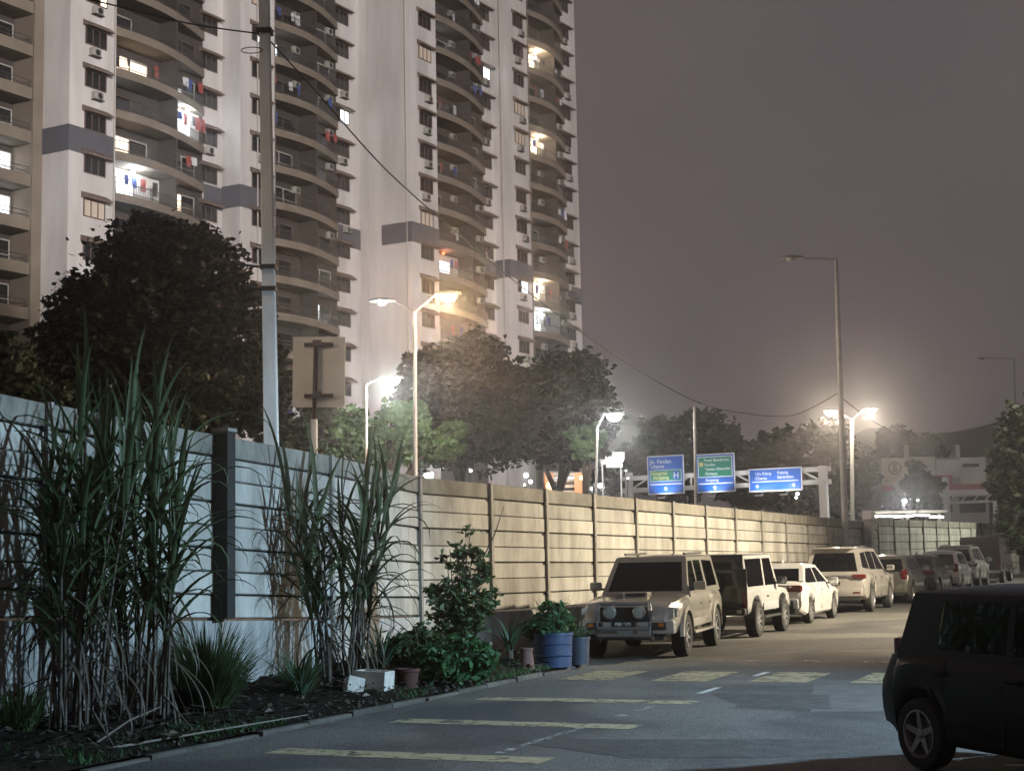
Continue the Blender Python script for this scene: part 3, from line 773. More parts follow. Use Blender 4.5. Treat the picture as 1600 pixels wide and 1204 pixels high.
lamp_post('street_lamp', "double armed highway lamp with two warm lights, right of the sign gantry", 84, 1337, (1331, 655),
          [(1299, 643, EM_WARM, (1500, (1, .82, .62))), (1358, 640, EM_WARM, (1500, (1, .86, .7)))], r=0.10)
lamp_post('street_lamp', "faint far lamp on a thin pole above the kerbside tree", 130, 1595, (1585, 560),
          [(1536, 560, EM_OFF, None)], r=0.10, mat_=STEEL)
# thin bare pole before the signs
b0 = on_ground(1091, 60); t = tag(empty('bare_pole', b0), "thin bare grey pole standing in front of the sign gantry", "pole")
T = at(1085, 638, 60) - b0
MB().tube([(0, 0, -.2), T], [.075, .045], 8).build('shaft', STEEL, t, smooth=40)
MB().tube([T, T + Vector((0, 0, .12))], [.06, .02], 8).build('cap', STEEL, t, smooth=40)

# concrete utility pole behind the near wall
b0 = on_ground(428, 24.5); up = tag(empty('utility_pole', b0), "tall pale square concrete utility pole rising behind the near wall", "pole")
T1 = at(424, 690, 24.5) - b0; T2 = at(412, -60, 24.5) - b0
MB().add([(x * w + p.x, y * w + p.y, p.z) for p, w in ((Vector((0, 0, -.3)), .125), (T1, .105), (T2, .078)) for x, y in ((-1, -1), (1, -1), (1, 1), (-1, 1))],
         [(0, 1, 5, 4), (1, 2, 6, 5), (2, 3, 7, 6), (3, 0, 4, 7), (4, 5, 9, 8), (5, 6, 10, 9), (6, 7, 11, 10), (7, 4, 8, 11), (8, 9, 10, 11)]).build('shaft', mat('pole_concrete', (0.66, 0.65, 0.63), .85, var=.2, scale=3, stretch=(1, 1, .3), bump=.3), up, bevel=.012)
for py in (50, 418, 452):
    q = at(413 + (py / 690) * 11, py, 24.5) - b0
    MB().box(q, (.24, .24, .07)).build('clamp', DARKM, up)
q = at(395, 82, 24.4) - b0                                     # coiled spare cable
MB().tube([q + Vector((.17 * math.cos(a), -.1, .05 * math.sin(a))) for a in np.linspace(0, 4 * math.pi, 30)], .008, 5).build('cable_coil', DARKM, up)
for py, dx in ((418, .5), (452, .4)):
    q = at(421, py, 24.4) - b0
    MB().tube([q + Vector((-.1, -.05, 0)), q + Vector((-dx, -.1, .05))], .02, 5).build('stay_rod', DARKM, up)

def cable(label, pts, r, name='overhead_cable'):
    P = [Vector(p) for p in pts]; out = []
    for i in range(len(P) - 1):                                # Catmull-Rom through the points
        p0, p1, p2, p3 = P[max(i - 1, 0)], P[i], P[i + 1], P[min(i + 2, len(P) - 1)]
        for k in range(8):
            t_ = k / 8; out.append(0.5 * ((2 * p1) + (p2 - p0) * t_ + (2 * p0 - 5 * p1 + 4 * p2 - p3) * t_ ** 2 + (3 * p1 - p0 - 3 * p2 + p3) * t_ ** 3))
    out.append(P[-1]); c = out[0]
    o = MB().tube([q - c for q in out], r, 5).build(name, DARKM, None, c); tag(o, label, "cable", "overhead cables"); return o
cable("thin black cable running from the utility pole across the tower's upper left", [at(-200, -70, 21), at(140, 0, 22.5), at(290, 36, 23.6), at(404, 53, 24.4)], .013)
cable("black cable sagging from the utility pole past the tower to the far lamp pole",
      [at(424, 66, 24.4), at(500, 150, 26.5), at(600, 262, 29.5), at(700, 352, 33), at(820, 452, 37.5), at(920, 527, 42), at(1000, 580, 46), at(1090, 628, 51), at(1160, 645, 55), at(1240, 648, 57), at(1313, 612, 55.5)], .014)
cable("dark cable leaving the very tall grey lamp pole to the right", [at(1316, 622, 55.3), at(1360, 655, 60), at(1400, 675, 70), at(1460, 690, 90)], .016)

# back of a road sign
SIGNB = mat('sign_back_aluminium', (0.72, 0.67, 0.58), 0.6, var=0.12, scale=2)
RUST = mat('rusted_post', (0.045, 0.022, 0.015), 0.9, var=0.4, scale=8)
Y = 31.0; b0 = on_ground(492, Y); sb = tag(empty('road_sign', b0), "back of a blank pale road sign on a rusty dark post", "sign")
c = at(498.5, 581, Y + .1) - b0
MB().box(c, (83 / FPX * Y, .03, 112 / FPX * Y), Matrix.Rotation(R(0), 3, 'Z') @ Matrix.Rotation(R(1.0), 3, 'Y')).build('board', SIGNB, sb, bevel=.008)
a = at(491, 655, Y) - b0; d = at(494, 533, Y) - b0
MB().tube([a, d], .045, 8).build('post', RUST, sb, smooth=40)
MB().tube([(0, 0, -.2), a], .065, 8).build('lower_post', WHITEP, sb, smooth=40)
for py in (538, 618):
    q = at(498, py, Y + .02) - b0
    MB().box(q, (.56, .06, .07)).build('crossbar', RUST, sb)
    MB().box(q + Vector((-.03, -.05, .02)), (.16, .06, .12)).build('bracket', RUST, sb)

# sign gantry
GA = on_ground(990, 108); GB = on_ground(1297, 102); gd = (GB - GA); gd.z = 0; GL = gd.length; gang = math.atan2(gd.y, gd.x)
gan = tag(empty('sign_gantry', GA, gang), "white truss gantry over the highway carrying three road signs", "gantry")
GZ = gz(108)
def rel(py, px, Y): return (at(px, py, Y).z) - GZ
zt, zb = rel(747, 990, 108), rel(766, 990, 108)
GW = mat('gantry_white', (0.72, 0.71, 0.70), 0.55, var=0.1, scale=1)
MB().box((0, 0, rel(738, 990, 108) / 2), (.42, .42, rel(738, 990, 108)), None).build('post', GW, gan, bevel=.03)
MB().box((GL, 0, rel(727, 1297, 102) / 2), (.5, .5, rel(727, 1297, 102)), None).build('post', GW, gan, bevel=.03)
for z in (zt, zb):
    MB().box((GL / 2, .0, z), (GL + 1.0, .34, .30)).build('chord', GW, gan, bevel=.02)
n = 9
for i in range(n):
    x0 = GL * i / n; x1 = GL * (i + 1) / n
    MB().tube([(x0, .0, zb), (x1, .0, zt)] if i < n / 2 else [(x0, 0, zt), (x1, 0, zb)], .07, 6).build('brace', GW, gan)
    MB().tube([(x0, .0, zb), (x0, .0, zt)], .065, 6).build('brace', GW, gan)
SBLUE = mat('sign_blue', (0.012, 0.12, 0.52), 0.5); SGREEN = mat('sign_green', (0.01, 0.25, 0.17), 0.5)
SWHITE = mat('sign_white', (0.78, 0.80, 0.86), 0.5); SYEL = mat('sign_yellow', (0.75, 0.62, 0.25), 0.5)
BULBC = mat('added_sign_lens', (1, 1, 1), .4, emit=(.95, .97, 1), estr=4)
def text_mesh(c, m):
    tmp = bpy.data.objects.new('tmp', c); me = bpy.data.meshes.new_from_object(tmp); bpy.data.objects.remove(tmp); bpy.data.curves.remove(c)
    me.name = 'lettering'; me.materials.clear(); me.materials.append(m); return me
def text(parent, s, x, y, z, size, m=SWHITE, bold=.012, align='LEFT'):
    c = bpy.data.curves.new('lettering', 'FONT'); c.body = s; c.size = size; c.offset = bold * size; c.align_x = align; c.extrude = .004
    me = text_mesh(c, m); o = link_mesh('lettering', me, None, parent, (x, y, z), (R(90), 0, 0)); return o
def arrow(parent, x, y, z, s, rot=0):
    P = [(-.22, .5), (.22, .5), (.22, .1), (.62, .25), (0, -.55), (-.62, .25), (-.22, .1)]
    c_, s_ = math.cos(rot), math.sin(rot)
    MB().prism([(x + s * (a * c_ - b_ * s_), y, z + s * (a * s_ + b_ * c_)) for a, b_ in P], (0, -.006, 0)).build('arrow', SWHITE, parent)
def sign(label, px0, px1, py0, py1, Y):
    x0 = (px0 - 990) / 307 * GL + .55; x1 = (px1 - 990) / 307 * GL + .55; z1 = rel(py0, (px0 + px1) / 2, Y); z0 = rel(py1, (px0 + px1) / 2, Y)
    w = x1 - x0; h = z1 - z0
    s = tag(empty('road_sign', gan.matrix_basis @ Vector((x0, -.30, z0)), gang), label, "road sign", "signs on the gantry")
    MB().box((w / 2, .02, h / 2), (w, .05, h)).build('border', SWHITE, s, bevel=.02)
    MB().box((w / 2, -.012, h / 2), (w - .16, .012, h - .16)).build('panel', SBLUE, s)
    MB().box((w * .3, .14, h / 2), (.12, .2, h * .8)).build('bracket', GW, s); MB().box((w * .7, .14, h / 2), (.12, .2, h * .8)).build('bracket', GW, s)
    for q in ((.5,) if w < 3 else (.27, .73)):  # lamps added under the signs to brighten them
        l = MB().box((w * q, -.95, -.28), (.5, .16, .10)).build('added_sign_lamp', GW, s, bevel=.02)
        MB().tube([(w * q, -.03, -.1), (w * q, -.9, -.28)], .025, 5).build('added_lamp_arm', GW, s)
        light('added_sign_light', 'SPOT', s.matrix_basis @ Vector((w * q, -1.0, -.2)), 240, (.95, .97, 1), None, s.matrix_basis @ Vector((w * q, 0, h * .62)), .1, R(125), .6)
        lo = bpy.data.objects[-1] if False else None
    return s, w, h
s, w, h = sign("blue road sign with a small green hospital panel and slanted arrow", 1011, 1071, 713, 773, 107.6)
text(s, "Jln. Pandan", w * .07, -.02, h * .80, .36); text(s, "Utama", w * .10, -.02, h * .68, .36)
MB().box((w / 2, -.022, h * .48), (w * .86, .01, h * .30)).build('hospital_border', SWHITE, s)
MB().box((w / 2, -.030, h * .48), (w * .83, .01, h * .27)).build('hospital_panel', SGREEN, s)
text(s, "Hospital", w * .11, -.04, h * .50, .34, SYEL); text(s, "Ampang", w * .16, -.04, h * .39, .34, SYEL)
MB().box((w * .79, -.038, h * .48), (w * .17, .01, h * .22)).build('emblem_panel', SBLUE, s); text(s, "H", w * .79, -.05, h * .405, .55, SWHITE, .02, 'CENTER')
MB().box((w / 2, -.022, h * .26), (w * .86, .01, .07)).build('rule', SWHITE, s); arrow(s, w * .5, -.02, h * .14, .26, R(45))
s, w, h = sign("blue road sign with a large green panel, between the other two on the gantry", 1090, 1152, 710, 770, 106)
MB().box((w / 2, -.022, h * .66), (w * .88, .01, h * .54)).build('town_border', SWHITE, s)
MB().box((w / 2, -.030, h * .66), (w * .84, .01, h * .50)).build('town_panel', SGREEN, s)
for i, q in enumerate(("Pusat Bandaraya", "Pandan", "Taman Shamelin", "Perkasa")): text(s, q, w * .22 + .03 * i, -.04, h * (.80 - .115 * i), .265)
MB().box((w * .15, -.04, h * .73), (.26, .01, .28)).build('route_shield', SYEL, s, bevel=.003)
text(s, "Ampang", w * .24, -.02, h * .285, .28)
MB().box((w / 2, -.022, h * .23), (w * .88, .01, .07)).build('rule', SWHITE, s); arrow(s, w * .48, -.02, h * .12, .26)
s, w, h = sign("wide low blue road sign with two arrows, nearest the gantry's tall right post", 1173, 1255, 732, 768, 104)
text(s, "Ulu Klang", w * .13, -.02, h * .72, .27); text(s, "Cheras", w * .13, -.02, h * .52, .27); text(s, "Kajang", w * .54, -.02, h * .74, .27); text(s, "Seremban", w * .54, -.02, h * .54, .27)
MB().box((w / 2, -.022, h * .43), (w * .86, .01, .05)).build('rule', SWHITE, s); arrow(s, w * .16, -.02, h * .23, .24); arrow(s, w * .84, -.02, h * .23, .24)

# second, farther gantry with a white frame
GA = on_ground(1490, 118); GB = on_ground(1568, 116); gd = GB - GA
g2 = tag(empty('white_gantry', GA, math.atan2(gd.y, gd.x)), "plain white frame gantry beyond the far end of the wall", "gantry")
hz = at(1490, 745, 118).z - GA.z; hb = at(1530, 772, 117).z - GA.z
MB().box((0, 0, hz / 2), (.42, .42, hz)).build('post', GW, g2, bevel=.03)
MB().box((gd.length, 0, (hb) / 2), (.35, .35, hb)).build('post', GW, g2, bevel=.03)
for z in (hb, hb - .55): MB().box((gd.length / 2 - 1.7, 0, z), (gd.length + 4.0, .25, .18)).build('chord', GW, g2, bevel=.02)
for i in range(8):
    x = -3.4 + i * .9; MB().tube([(x, 0, hb - .5), (x + .45, 0, hb)], .05, 5).build('brace', GW, g2)

# ================================================================== LOW BUILDINGS AND LIGHTS BEYOND
BW = mat('dusty_white_wall', (0.52, 0.50, 0.47), .9, var=.2, scale=.5)
BGREY = mat('grey_facade', (0.30, 0.29, 0.28), .9, var=.2, scale=.5)
ORANGE = mat('lit_orange_column', (0.60, 0.32, 0.17), .7)
REDS = mat('faded_red_panel', (0.28, 0.08, 0.08), .8, var=.3, scale=1)
# billboard building
Y = 150; b0 = on_ground(1455, Y); bb = tag(empty('billboard_building', b0), "pale hazy shop building with billboards, a round emblem and red strips", "building")
def slabpx(parent, base, name, x0, y0, x1, y1, Y, m, depth=.4):
    c = at((x0 + x1) / 2, (y0 + y1) / 2, Y) - base
    return MB().box(c + Vector((0, depth / 2, 0)), ((x1 - x0) / FPX * Y, depth, (y1 - y0) / FPX * Y)).build(name, m, parent)
slabpx(bb, b0, 'wall', 1378, 716, 1545, 880, Y, BGREY, 8)
slabpx(bb, b0, 'billboard', 1379, 715, 1420, 762, Y - .5, mat('beige_poster', (.50, .45, .36), .8, var=.15, scale=.6), .3)
slabpx(bb, b0, 'billboard', 1421, 713, 1462, 760, Y - .6, BW, .3)
slabpx(bb, b0, 'billboard', 1463, 718, 1500, 745, Y - .5, BW, .3)
slabpx(bb, b0, 'billboard', 1501, 714, 1540, 770, Y - .5, BW, .3)
slabpx(bb, b0, 'fascia', 1380, 757, 1545, 765, Y - .7, REDS, .2)
slabpx(bb, b0, 'poster', 1456, 742, 1488, 757, Y - .8, REDS, .2)
slabpx(bb, b0, 'awning', 1445, 765, 1545, 772, Y - 1.5, BW, 1.2)
slabpx(bb, b0, 'poster', 1505, 724, 1530, 729, Y - .8, DARKM, .1)
slabpx(bb, b0, 'window', 1456, 776, 1488, 800, Y - .2, GLASS, .2); slabpx(bb, b0, 'window', 1500, 776, 1540, 800, Y - .2, GLASS, .2)
for px in (1417, 1497):
    slabpx(bb, b0, 'chimney', px - 3, 694, px + 3, 716, Y + 2, BW, .4)
c = at(1398, 731, Y - .95) - b0
MB().lathe([(.62, 0), (.62, -.06), (.50, -.06), (.50, 0), (.62, 0)], 24, 'Y', c).build('emblem_ring', mat('emblem_olive', (.17, .15, .08), .7), bb)
tx = text(bb, "S", c.x, c.y - .03, c.z - .32, 1.0, MATS['emblem_olive'], .03, 'CENTER')
# filling-station canopy with a run of tubes just above the wall top
Y = 100; b0 = on_ground(1420, Y); cp = tag(empty('lit_canopy', b0), "low canopy edge with a row of glaring white tubes above the wall", "canopy")
TUBE = mat('tube_white', (1, 1, 1), .4, emit=(1.0, .99, .90), estr=9)
slabpx(cp, b0, 'roof', 1362, 797, 1480, 801, Y, BW, 4)
for px in (1372, 1420, 1470): slabpx(cp, b0, 'column', px - 2, 801, px + 2, 880, Y + .5, BW, .3)
for i, (x0, x1, y0, y1) in enumerate(((1366, 1394, 804, 808), (1396, 1410, 804, 809), (1411, 1426, 803, 809), (1427, 1452, 801, 808), (1453, 1474, 805, 809))):
    a = at(x0, (y0 + y1) / 2, Y - .2) - b0; e = at(x1, (y0 + y1) / 2, Y - .2) - b0
    MB().tube([a, e], .07, 6).build('tube_lamp', TUBE, cp)
# car park with orange lit columns behind the trees
Y = 112; b0 = on_ground(890, Y); ck = tag(empty('car_park', b0), "lit open car park floors with orange columns behind the forked tree", "building")
for y0 in (738, 748, 757, 766): slabpx(ck, b0, 'floor_slab', 850, y0, 922, y0 + 4, Y + .8, BW, 8)
for x0, x1 in ((852, 866), (899, 911)): slabpx(ck, b0, 'column', x0, 738, x1, 880, Y, ORANGE, .6)
slabpx(ck, b0, 'back_wall', 850, 735, 924, 880, Y + 9, BGREY, .3)
for px, py, s, m in ((859, 758, .30, EM_ORANGE), (909, 746, .18, EM_ORANGE), (875, 764, .24, EM_COOL)):
    q = at(px, py, Y - .5) - b0; MB().lathe([(0, -s), (s * .8, -s * .6), (s, 0), (s * .7, s * .6), (.02, s)], 10, 'Z', q).build('lamp', BULB if m is EM_COOL else mat('orange_bulb', (1, .7, .5), .5, emit=(1, .6, .35), estr=2.5), ck)
light('car_park_light', 'POINT', at(885, 750, Y - 1.5), 220, (1, .72, .5), ck)
light('car_park_light', 'POINT', at(885, 752, Y + 4), 500, (.85, .9, 1), ck)
# white canopy roof, dark house roof
Y = 96; b0 = on_ground(955, Y); wr = tag(empty('white_shelter', b0), "small brightly lit white shelter roof right of the lone lamp pole", "shelter")
slabpx(wr, b0, 'roof', 940, 706, 976, 718, Y, WHITEP, 2.5)
slabpx(wr, b0, 'ceiling', 942, 719, 974, 721, Y + .2, mat('lit_ceiling', (.9, .9, .9), .5, emit=(.93, .96, 1), estr=1.3), 2)
for px in (943, 972): slabpx(wr, b0, 'column', px - 1, 720, px + 1, 880, Y + .3, WHITEP, .2)
q = at(960, 727, Y - 1.4) - b0; MB().box(q, (.9, .2, .12)).build('strip_lamp', BULB, wr)
light('shelter_light', 'POINT', at(958, 704, Y - 3.0), 300, (.95, .97, 1), wr)
Y = 135; b0 = on_ground(985, Y); hs = tag(empty('house', b0), "house with a dark pitched roof right of the lone lamp", "building")
z0 = at(985, 662, Y).z - b0.z; z1 = at(985, 636, Y).z - b0.z
MB().box((0, 3, z0 / 2), (5.0, 6, z0)).build('wall', BGREY, hs)
MB().prism([(-3.0, -.4, z0), (3.2, -.4, z0), (3.4, -.4, z0 - .25), (-1.2, -.4, z1)], (0, 7, 0)).build('roof', mat('dark_roof', (.06, .05, .05), .8), hs)
# scattered small lights low behind the wall, each a lamp on its own short post
def small_lamp(px, py, Y, s, m, pw, col, label):
    b = on_ground(px, Y); t = tag(empty('post_lamp', b), label, "lamp", "small lamps behind the wall")
    q = at(px, py, Y) - b
    MB().tube([(0, 0, -.1), q], .04, 6).build('post', DARKM, t)
    MB().lathe([(0.01, -s), (s * .75, -s * .7), (s, 0), (s * .75, s * .6), (.02, s * .8)], 10, 'Z', q).build('globe', m, t, smooth=60)
    if pw: light('lamp_light', 'POINT', b + q + Vector((0, -s - .1, 0)), pw, col, t, radius=.1)
CB = mat('globe_cool', (1, 1, 1), .5, emit=(.88, .95, 1), estr=6)
for px, py, Y, s, pw, lab in ((318, 643, 52, .10, 0, "brighter of two small white lamps in the branches left of the utility pole"), (340, 645, 53, .07, 0, "dimmer of two small white lamps in the branches left of the utility pole"),
        (822, 742, 95, .16, 200, "topmost white lamp of the three clustered left of the orange columns"), (829, 752, 96, .13, 0, "middle white lamp of the three clustered left of the orange columns"), (820, 757, 97, .09, 0, "lowest white lamp of the three clustered left of the orange columns"),
        (690, 728, 80, .14, 120, "white lamp shining through leaves under the rounded tree, above the wall"), (735, 735, 84, .10, 0, "faint white lamp below the rounded tree's trunk fork"), (670, 742, 78, .25, 250, "large white lamp right beside the orange lamp's pole, on the wall line"),
        (923, 763, 100, .12, 0, "white lamp between the car park and the lone lamp pole"), (938, 758, 101, .18, 150, "large white lamp just right of the lone lamp pole"),
        (981, 747, 105, .08, 0, "tiny lamp against the gantry's short left post"), (978, 735, 112, .07, 0, "tiny lamp in the tree above the gantry's short left post"),
        (1413, 782, 105, .16, 700, "bright lamp in front of the tree before the billboard building"), (1434, 781, 96, .08, 0, "small lamp right of the bright one before the billboard building"),
        (1246, 771, 112, .13, 0, "upper of two white lamps below the wide low road sign"), (1244, 777, 112, .1, 0, "lower of two white lamps below the wide low road sign")):
    small_lamp(px, py, Y, s, CB, pw, (.9, .96, 1), lab)
# ================================================================== VEHICLES
TYRE = mat('tyre_rubber', (0.018, 0.018, 0.018), 0.85, bump=.2, bscale=60)
ALLOY = mat('alloy', (0.45, 0.45, 0.46), 0.35, metal=0.85)
DALLOY = mat('dark_alloy', (0.30, 0.27, 0.25), 0.4, metal=0.7)
BLACKT = mat('black_trim', (0.02, 0.02, 0.02), 0.6)
CGLASS = mat('car_glass', (0.004, 0.004, 0.004), 0.03, spec=0.6)
TINT = mat('tinted_glass', (0.035, 0.032, 0.026), 0.08, spec=0.8)
HLAMP = mat('headlight_lens', (0.50, 0.52, 0.52), 0.12, metal=.5, spec=.8)
TLAMP = mat('tail_lens', (0.10, 0.006, 0.006), 0.15, spec=.8)
AMBER = mat('amber_lens', (0.5, 0.16, 0.02), 0.2)
CHROME = mat('chrome', (0.6, 0.6, 0.6), 0.15, metal=1.0)
PLATE = mat('plate_black', (0.012, 0.012, 0.012), .5)
PLATEW = mat('plate_letters', (0.6, 0.6, 0.6), .5)
TRIM = mat('cabin_trim', (0.03, 0.028, 0.026), .8)
from mathutils.geometry import tessellate_polygon
def glassmat(name, tint):
    m = bpy.data.materials.new(name); m.use_nodes = True; nt = m.node_tree; nt.nodes.clear()
    ou = nt.nodes.new('ShaderNodeOutputMaterial'); tr = nt.nodes.new('ShaderNodeBsdfTransparent'); tr.inputs[0].default_value = (*tint, 1)
    gs = nt.nodes.new('ShaderNodeBsdfGlossy'); gs.inputs['Roughness'].default_value = .02; fr = nt.nodes.new('ShaderNodeFresnel'); fr.inputs[0].default_value = 1.5
    mi = nt.nodes.new('ShaderNodeMixShader'); nt.links.new(fr.outputs[0], mi.inputs[0]); nt.links.new(tr.outputs[0], mi.inputs[1]); nt.links.new(gs.outputs[0], mi.inputs[2]); nt.links.new(mi.outputs[0], ou.inputs[0])
    MATS[name] = m; return m
CGLASS = glassmat('clear_car_glass', (.55, .57, .55)); TINT = glassmat('tinted_car_glass', (.30, .29, .25))
def paint(name, col, metal=.25, rough=.38): return mat(name, col, rough, metal=metal, coat=1.0, var=.12, scale=1.5)

def wheel_meshes(r, w, rr, spokes, rimmat):
    t = MB().lathe([(rr * .98, -w * .42), (r * .86, -w / 2), (r * .965, -w * .44), (r, -w * .25), (r, w * .25), (r * .965, w * .44), (r * .86, w / 2), (rr * .98, w * .42), (rr * .95, 0), (rr * .98, -w * .42)], 28, 'Y').mesh('tyre', TYRE, 40)
    m = MB().lathe([(rr, -w * .40), (rr, w * .46), (rr * .93, w * .47), (rr * .88, w * .36), (rr * .86, -w * .2), (0.0, -w * .2)], 28, 'Y')
    for i in range(spokes):
        a = 2 * math.pi * i / spokes + .3
        d = Vector((math.cos(a), 0, math.sin(a))); q = Vector((-math.sin(a), 0, math.cos(a)))
        vs = []
        for rad, wd, y in ((rr * .14, rr * .16, w * .34), (rr * .9, rr * .105, w * .43)):
            for sg in (-1, 1):
                for dy in (0, -.035): vs.append(d * rad + q * wd * sg + Vector((0, y + dy, 0)))
        m.add(vs, [(0, 2, 6, 4), (1, 5, 7, 3), (0, 4, 5, 1), (2, 3, 7, 6), (4, 6, 7, 5)])
    m.lathe([(rr * .2, w * .2), (rr * .2, w * .37), (rr * .1, w * .40), (0, w * .40)], 12, 'Y')
    return t, m.mesh('rim', rimmat, 40)

def interp(tab, x):
    if x <= tab[0][0]: return tab[0][1]
    for (x0, y0), (x1, y1) in zip(tab, tab[1:]):
        if x <= x1: return y0 + (y1 - y0) * (x - x0) / max(1e-6, x1 - x0)
    return tab[-1][1]

def body_mesh(sp):
    L, W = sp['L'], sp['W']; r = sp['r']; ax = sp['axles']; arch = r * sp.get('arch', 1.16)
    xs = set(np.round(np.linspace(-L / 2, L / 2, 34), 3))
    for a in ax: xs |= set(np.round(a + arch * np.cos(np.linspace(0, math.pi, 15)), 3))
    for x, _ in sp['top']: xs.add(round(x, 3))
    xs = sorted(x for x in xs if -L / 2 <= x <= L / 2)
    vs = []; fs = []
    rf, rb = sp.get('round', (.30, .22))
    for x in xs:
        zt = interp(sp['top'], x); zb = interp(sp['bot'], x)
        for a in ax:
            if abs(x - a) < arch: zb = max(zb, r + math.sqrt(arch ** 2 - (x - a) ** 2) * .98)
        zb = min(zb, zt - .10)
        w = W / 2
        t = (x - (L / 2 - .75)) / .75
        if t > 0: w *= 1 - rf * .55 * t ** 2.2
        t = (-x - (L / 2 - .55)) / .55
        if t > 0: w *= 1 - rb * .5 * t ** 2.2
        h = zt - zb; bl = sp.get('tuck', .93)
        ring = [(0, zb), (w * .90, zb), (w * .965, zb + min(.05, h * .2)), (w * .992, zb + h * .28), (w, zb + h * .52), (w * .985, zb + h * .74), (w * (bl + .03), zt - min(.07, h * .18)), (w * bl, zt - min(.02, h * .06)), (w * .7, zt + .012), (0, zt + .03)]
        vs += [(x, y, z) for y, z in ring] + [(x, -y, z) for y, z in ring[1:-1]][::-1]
    n = 18
    for i in range(len(xs) - 1):
        for k in range(n): fs.append((i * n + k, i * n + (k + 1) % n, (i + 1) * n + (k + 1) % n, (i + 1) * n + k))
    fs += [tuple(range(n)), tuple((len(xs) - 1) * n + k for k in range(n))]
    return MB().add(vs, fs).mesh('body', None, 38)

def car(name, label, sp, loc, heading, group=None, cat="car"):
    """sp: measures in metres, x forward. heading: direction the car faces"""
    up = Vector((0, -0.018, 1)).normalized(); hx = Vector((heading[0], heading[1], 0)); hx = (hx - up * hx.dot(up)).normalized(); hy = up.cross(hx)
    o = tag(empty(name), label, cat, group)
    P = Vector((loc[0], loc[1], gz(loc[1])))
    o.matrix_world = Matrix(((hx.x, hy.x, up.x, P.x), (hx.y, hy.y, up.y, P.y), (hx.z, hy.z, up.z, P.z), (0, 0, 0, 1)))
    pm = sp['paint']; me = body_mesh(sp); me.materials.append(pm)
    body = link_mesh('body', me, None, o)
    # cabin: pillars and roof with glazing set into it
    x0, x1, x2, x3, zb, zr, wb, wr = sp['cabin']           # screen foot, roof front, roof rear, rear foot
    NS = 9; cr = sp.get('crown', .05); ze = zr - cr; zt_ = ze - .055; ft = (zt_ - zb) / (ze - zb)
    def yw(z): return wb + (wr - wb) * (z - zb) / (ze - zb)
    side_w = [[(x, min(z, zt_ - .025)) for x, z in w] for w in sp['side_windows']]
    def fx(f): return x0 + (x1 - x0) * f
    def rx(f): return x3 + (x2 - x3) * f
    m = MB(); vs = []; fs = []
    for i in range(NS):                                        # roof shell with rounded cant rails
        u = i / (NS - 1); t = u * 2 - 1; cv = cr * (1 - t ** 4)
        xa = rx(ft) + (fx(ft) - rx(ft)) * u; xb = rx(1) + (fx(1) - rx(1)) * u; xc = rx(.97) + (fx(.97) - rx(.97)) * u
        half = [(xa, yw(zt_), zt_), (xc, yw(zt_) - .012, ze - .018), (xb, wr - .05, ze + cv * .18), (xb, wr * .6, ze + cv * .75), (xb, 0, ze + cv)]
        vs += half + [(p[0], -p[1], p[2]) for p in half[:-1]][::-1]
    for i in range(NS - 1):
        for k in range(8): fs.append((i * 9 + k, i * 9 + k + 1, i * 9 + 10 + k, i * 9 + 9 + k))
    fs += [tuple(range(9)), tuple((NS - 1) * 9 + k for k in range(9))]
    m.add(vs, fs)
    def pierced(outer, holes, to3):                            # flat panel with window openings
        loops = [[Vector((p[0], p[1], 0)) for p in l] for l in [outer] + holes]
        flat = [p for l in loops for p in l]
        m.add([to3(p.x, p.y) for p in flat], [t_ for t_ in tessellate_polygon(loops)])
    for sg in (1, -1):
        pierced([(fx(0), zb), (fx(ft), zt_), (rx(ft), zt_), (rx(0), zb)], side_w, lambda x, z, sg=sg: (x, sg * yw(z), z))
    rw = sp.get('rear_window', (.12, .84, .84)); ends = [('windscreen', fx, (.10, .86, .88)), ('rear_window', rx, rw)]
    for nm, xf, hw in ends:
        hole = []
        if hw:
            f0, f1, k = hw; f1 = min(f1, ft - .06)
            hole = [[(-yw(zb + (ze - zb) * f0) * k, f0), (yw(zb + (ze - zb) * f0) * k, f0), (yw(zb + (ze - zb) * f1) * k, f1), (-yw(zb + (ze - zb) * f1) * k, f1)]]
        pierced([(-wb, 0), (wb, 0), (yw(zt_), ft), (-yw(zt_), ft)], hole, lambda y, f, xf=xf: (xf(f), y, zb + (ze - zb) * f))
    cab = m.build('cabin', sp.get('roofpaint', pm), o, smooth=40)
    gl = sp.get('glass', CGLASS)
    for win in side_w:
        for sg in (1, -1):
            MB().prism([(x, sg * (yw(z) - .006), z) for x, z in win], (0, -sg * .004, 0)).build('side_window', gl, cab)
    for nm, xf, hw in ends:
        if not hw: continue
        f0, f1, k = hw; f1 = min(f1, ft - .06); d = -.006 if xf is fx else .006
        MB().prism([(xf(f) + d, y * yw(zb + (ze - zb) * f) * k, zb + (ze - zb) * f) for f, y in ((f0, -1), (f0, 1), (f1, 1), (f1, -1))], (d, 0, 0)).build(nm, gl, cab)
    # inside: dark liner, dashboard, seats
    zf = max(z for x, z in sp['top'] if x3 - .1 <= x <= x0 + .1) + .045
    MB().box(((x0 + x3) / 2, 0, zf), (x0 - x3 - .16, wb * 1.84, .012)).build('liner', TRIM, cab)
    MB().box((x0 - .42, 0, zf + .05), (.4, wb * 1.6, .09)).build('dashboard', TRIM, cab, bevel=.03)
    for xs_, ys in ((x1 - .62, (.36, -.36)), (x1 - 1.50, (.40, 0, -.40))):
        if xs_ < x2 + .15: continue
        for y in ys:
            MB().box((xs_, y * wb / .8, zf + .10), (.14, .44 if len(ys) == 2 else .36, .24)).build('seat_back', TRIM, cab, bevel=.04)
            MB().box((xs_ - .02, y * wb / .8, zf + .29), (.09, .24, .13)).build('headrest', TRIM, cab, bevel=.03)
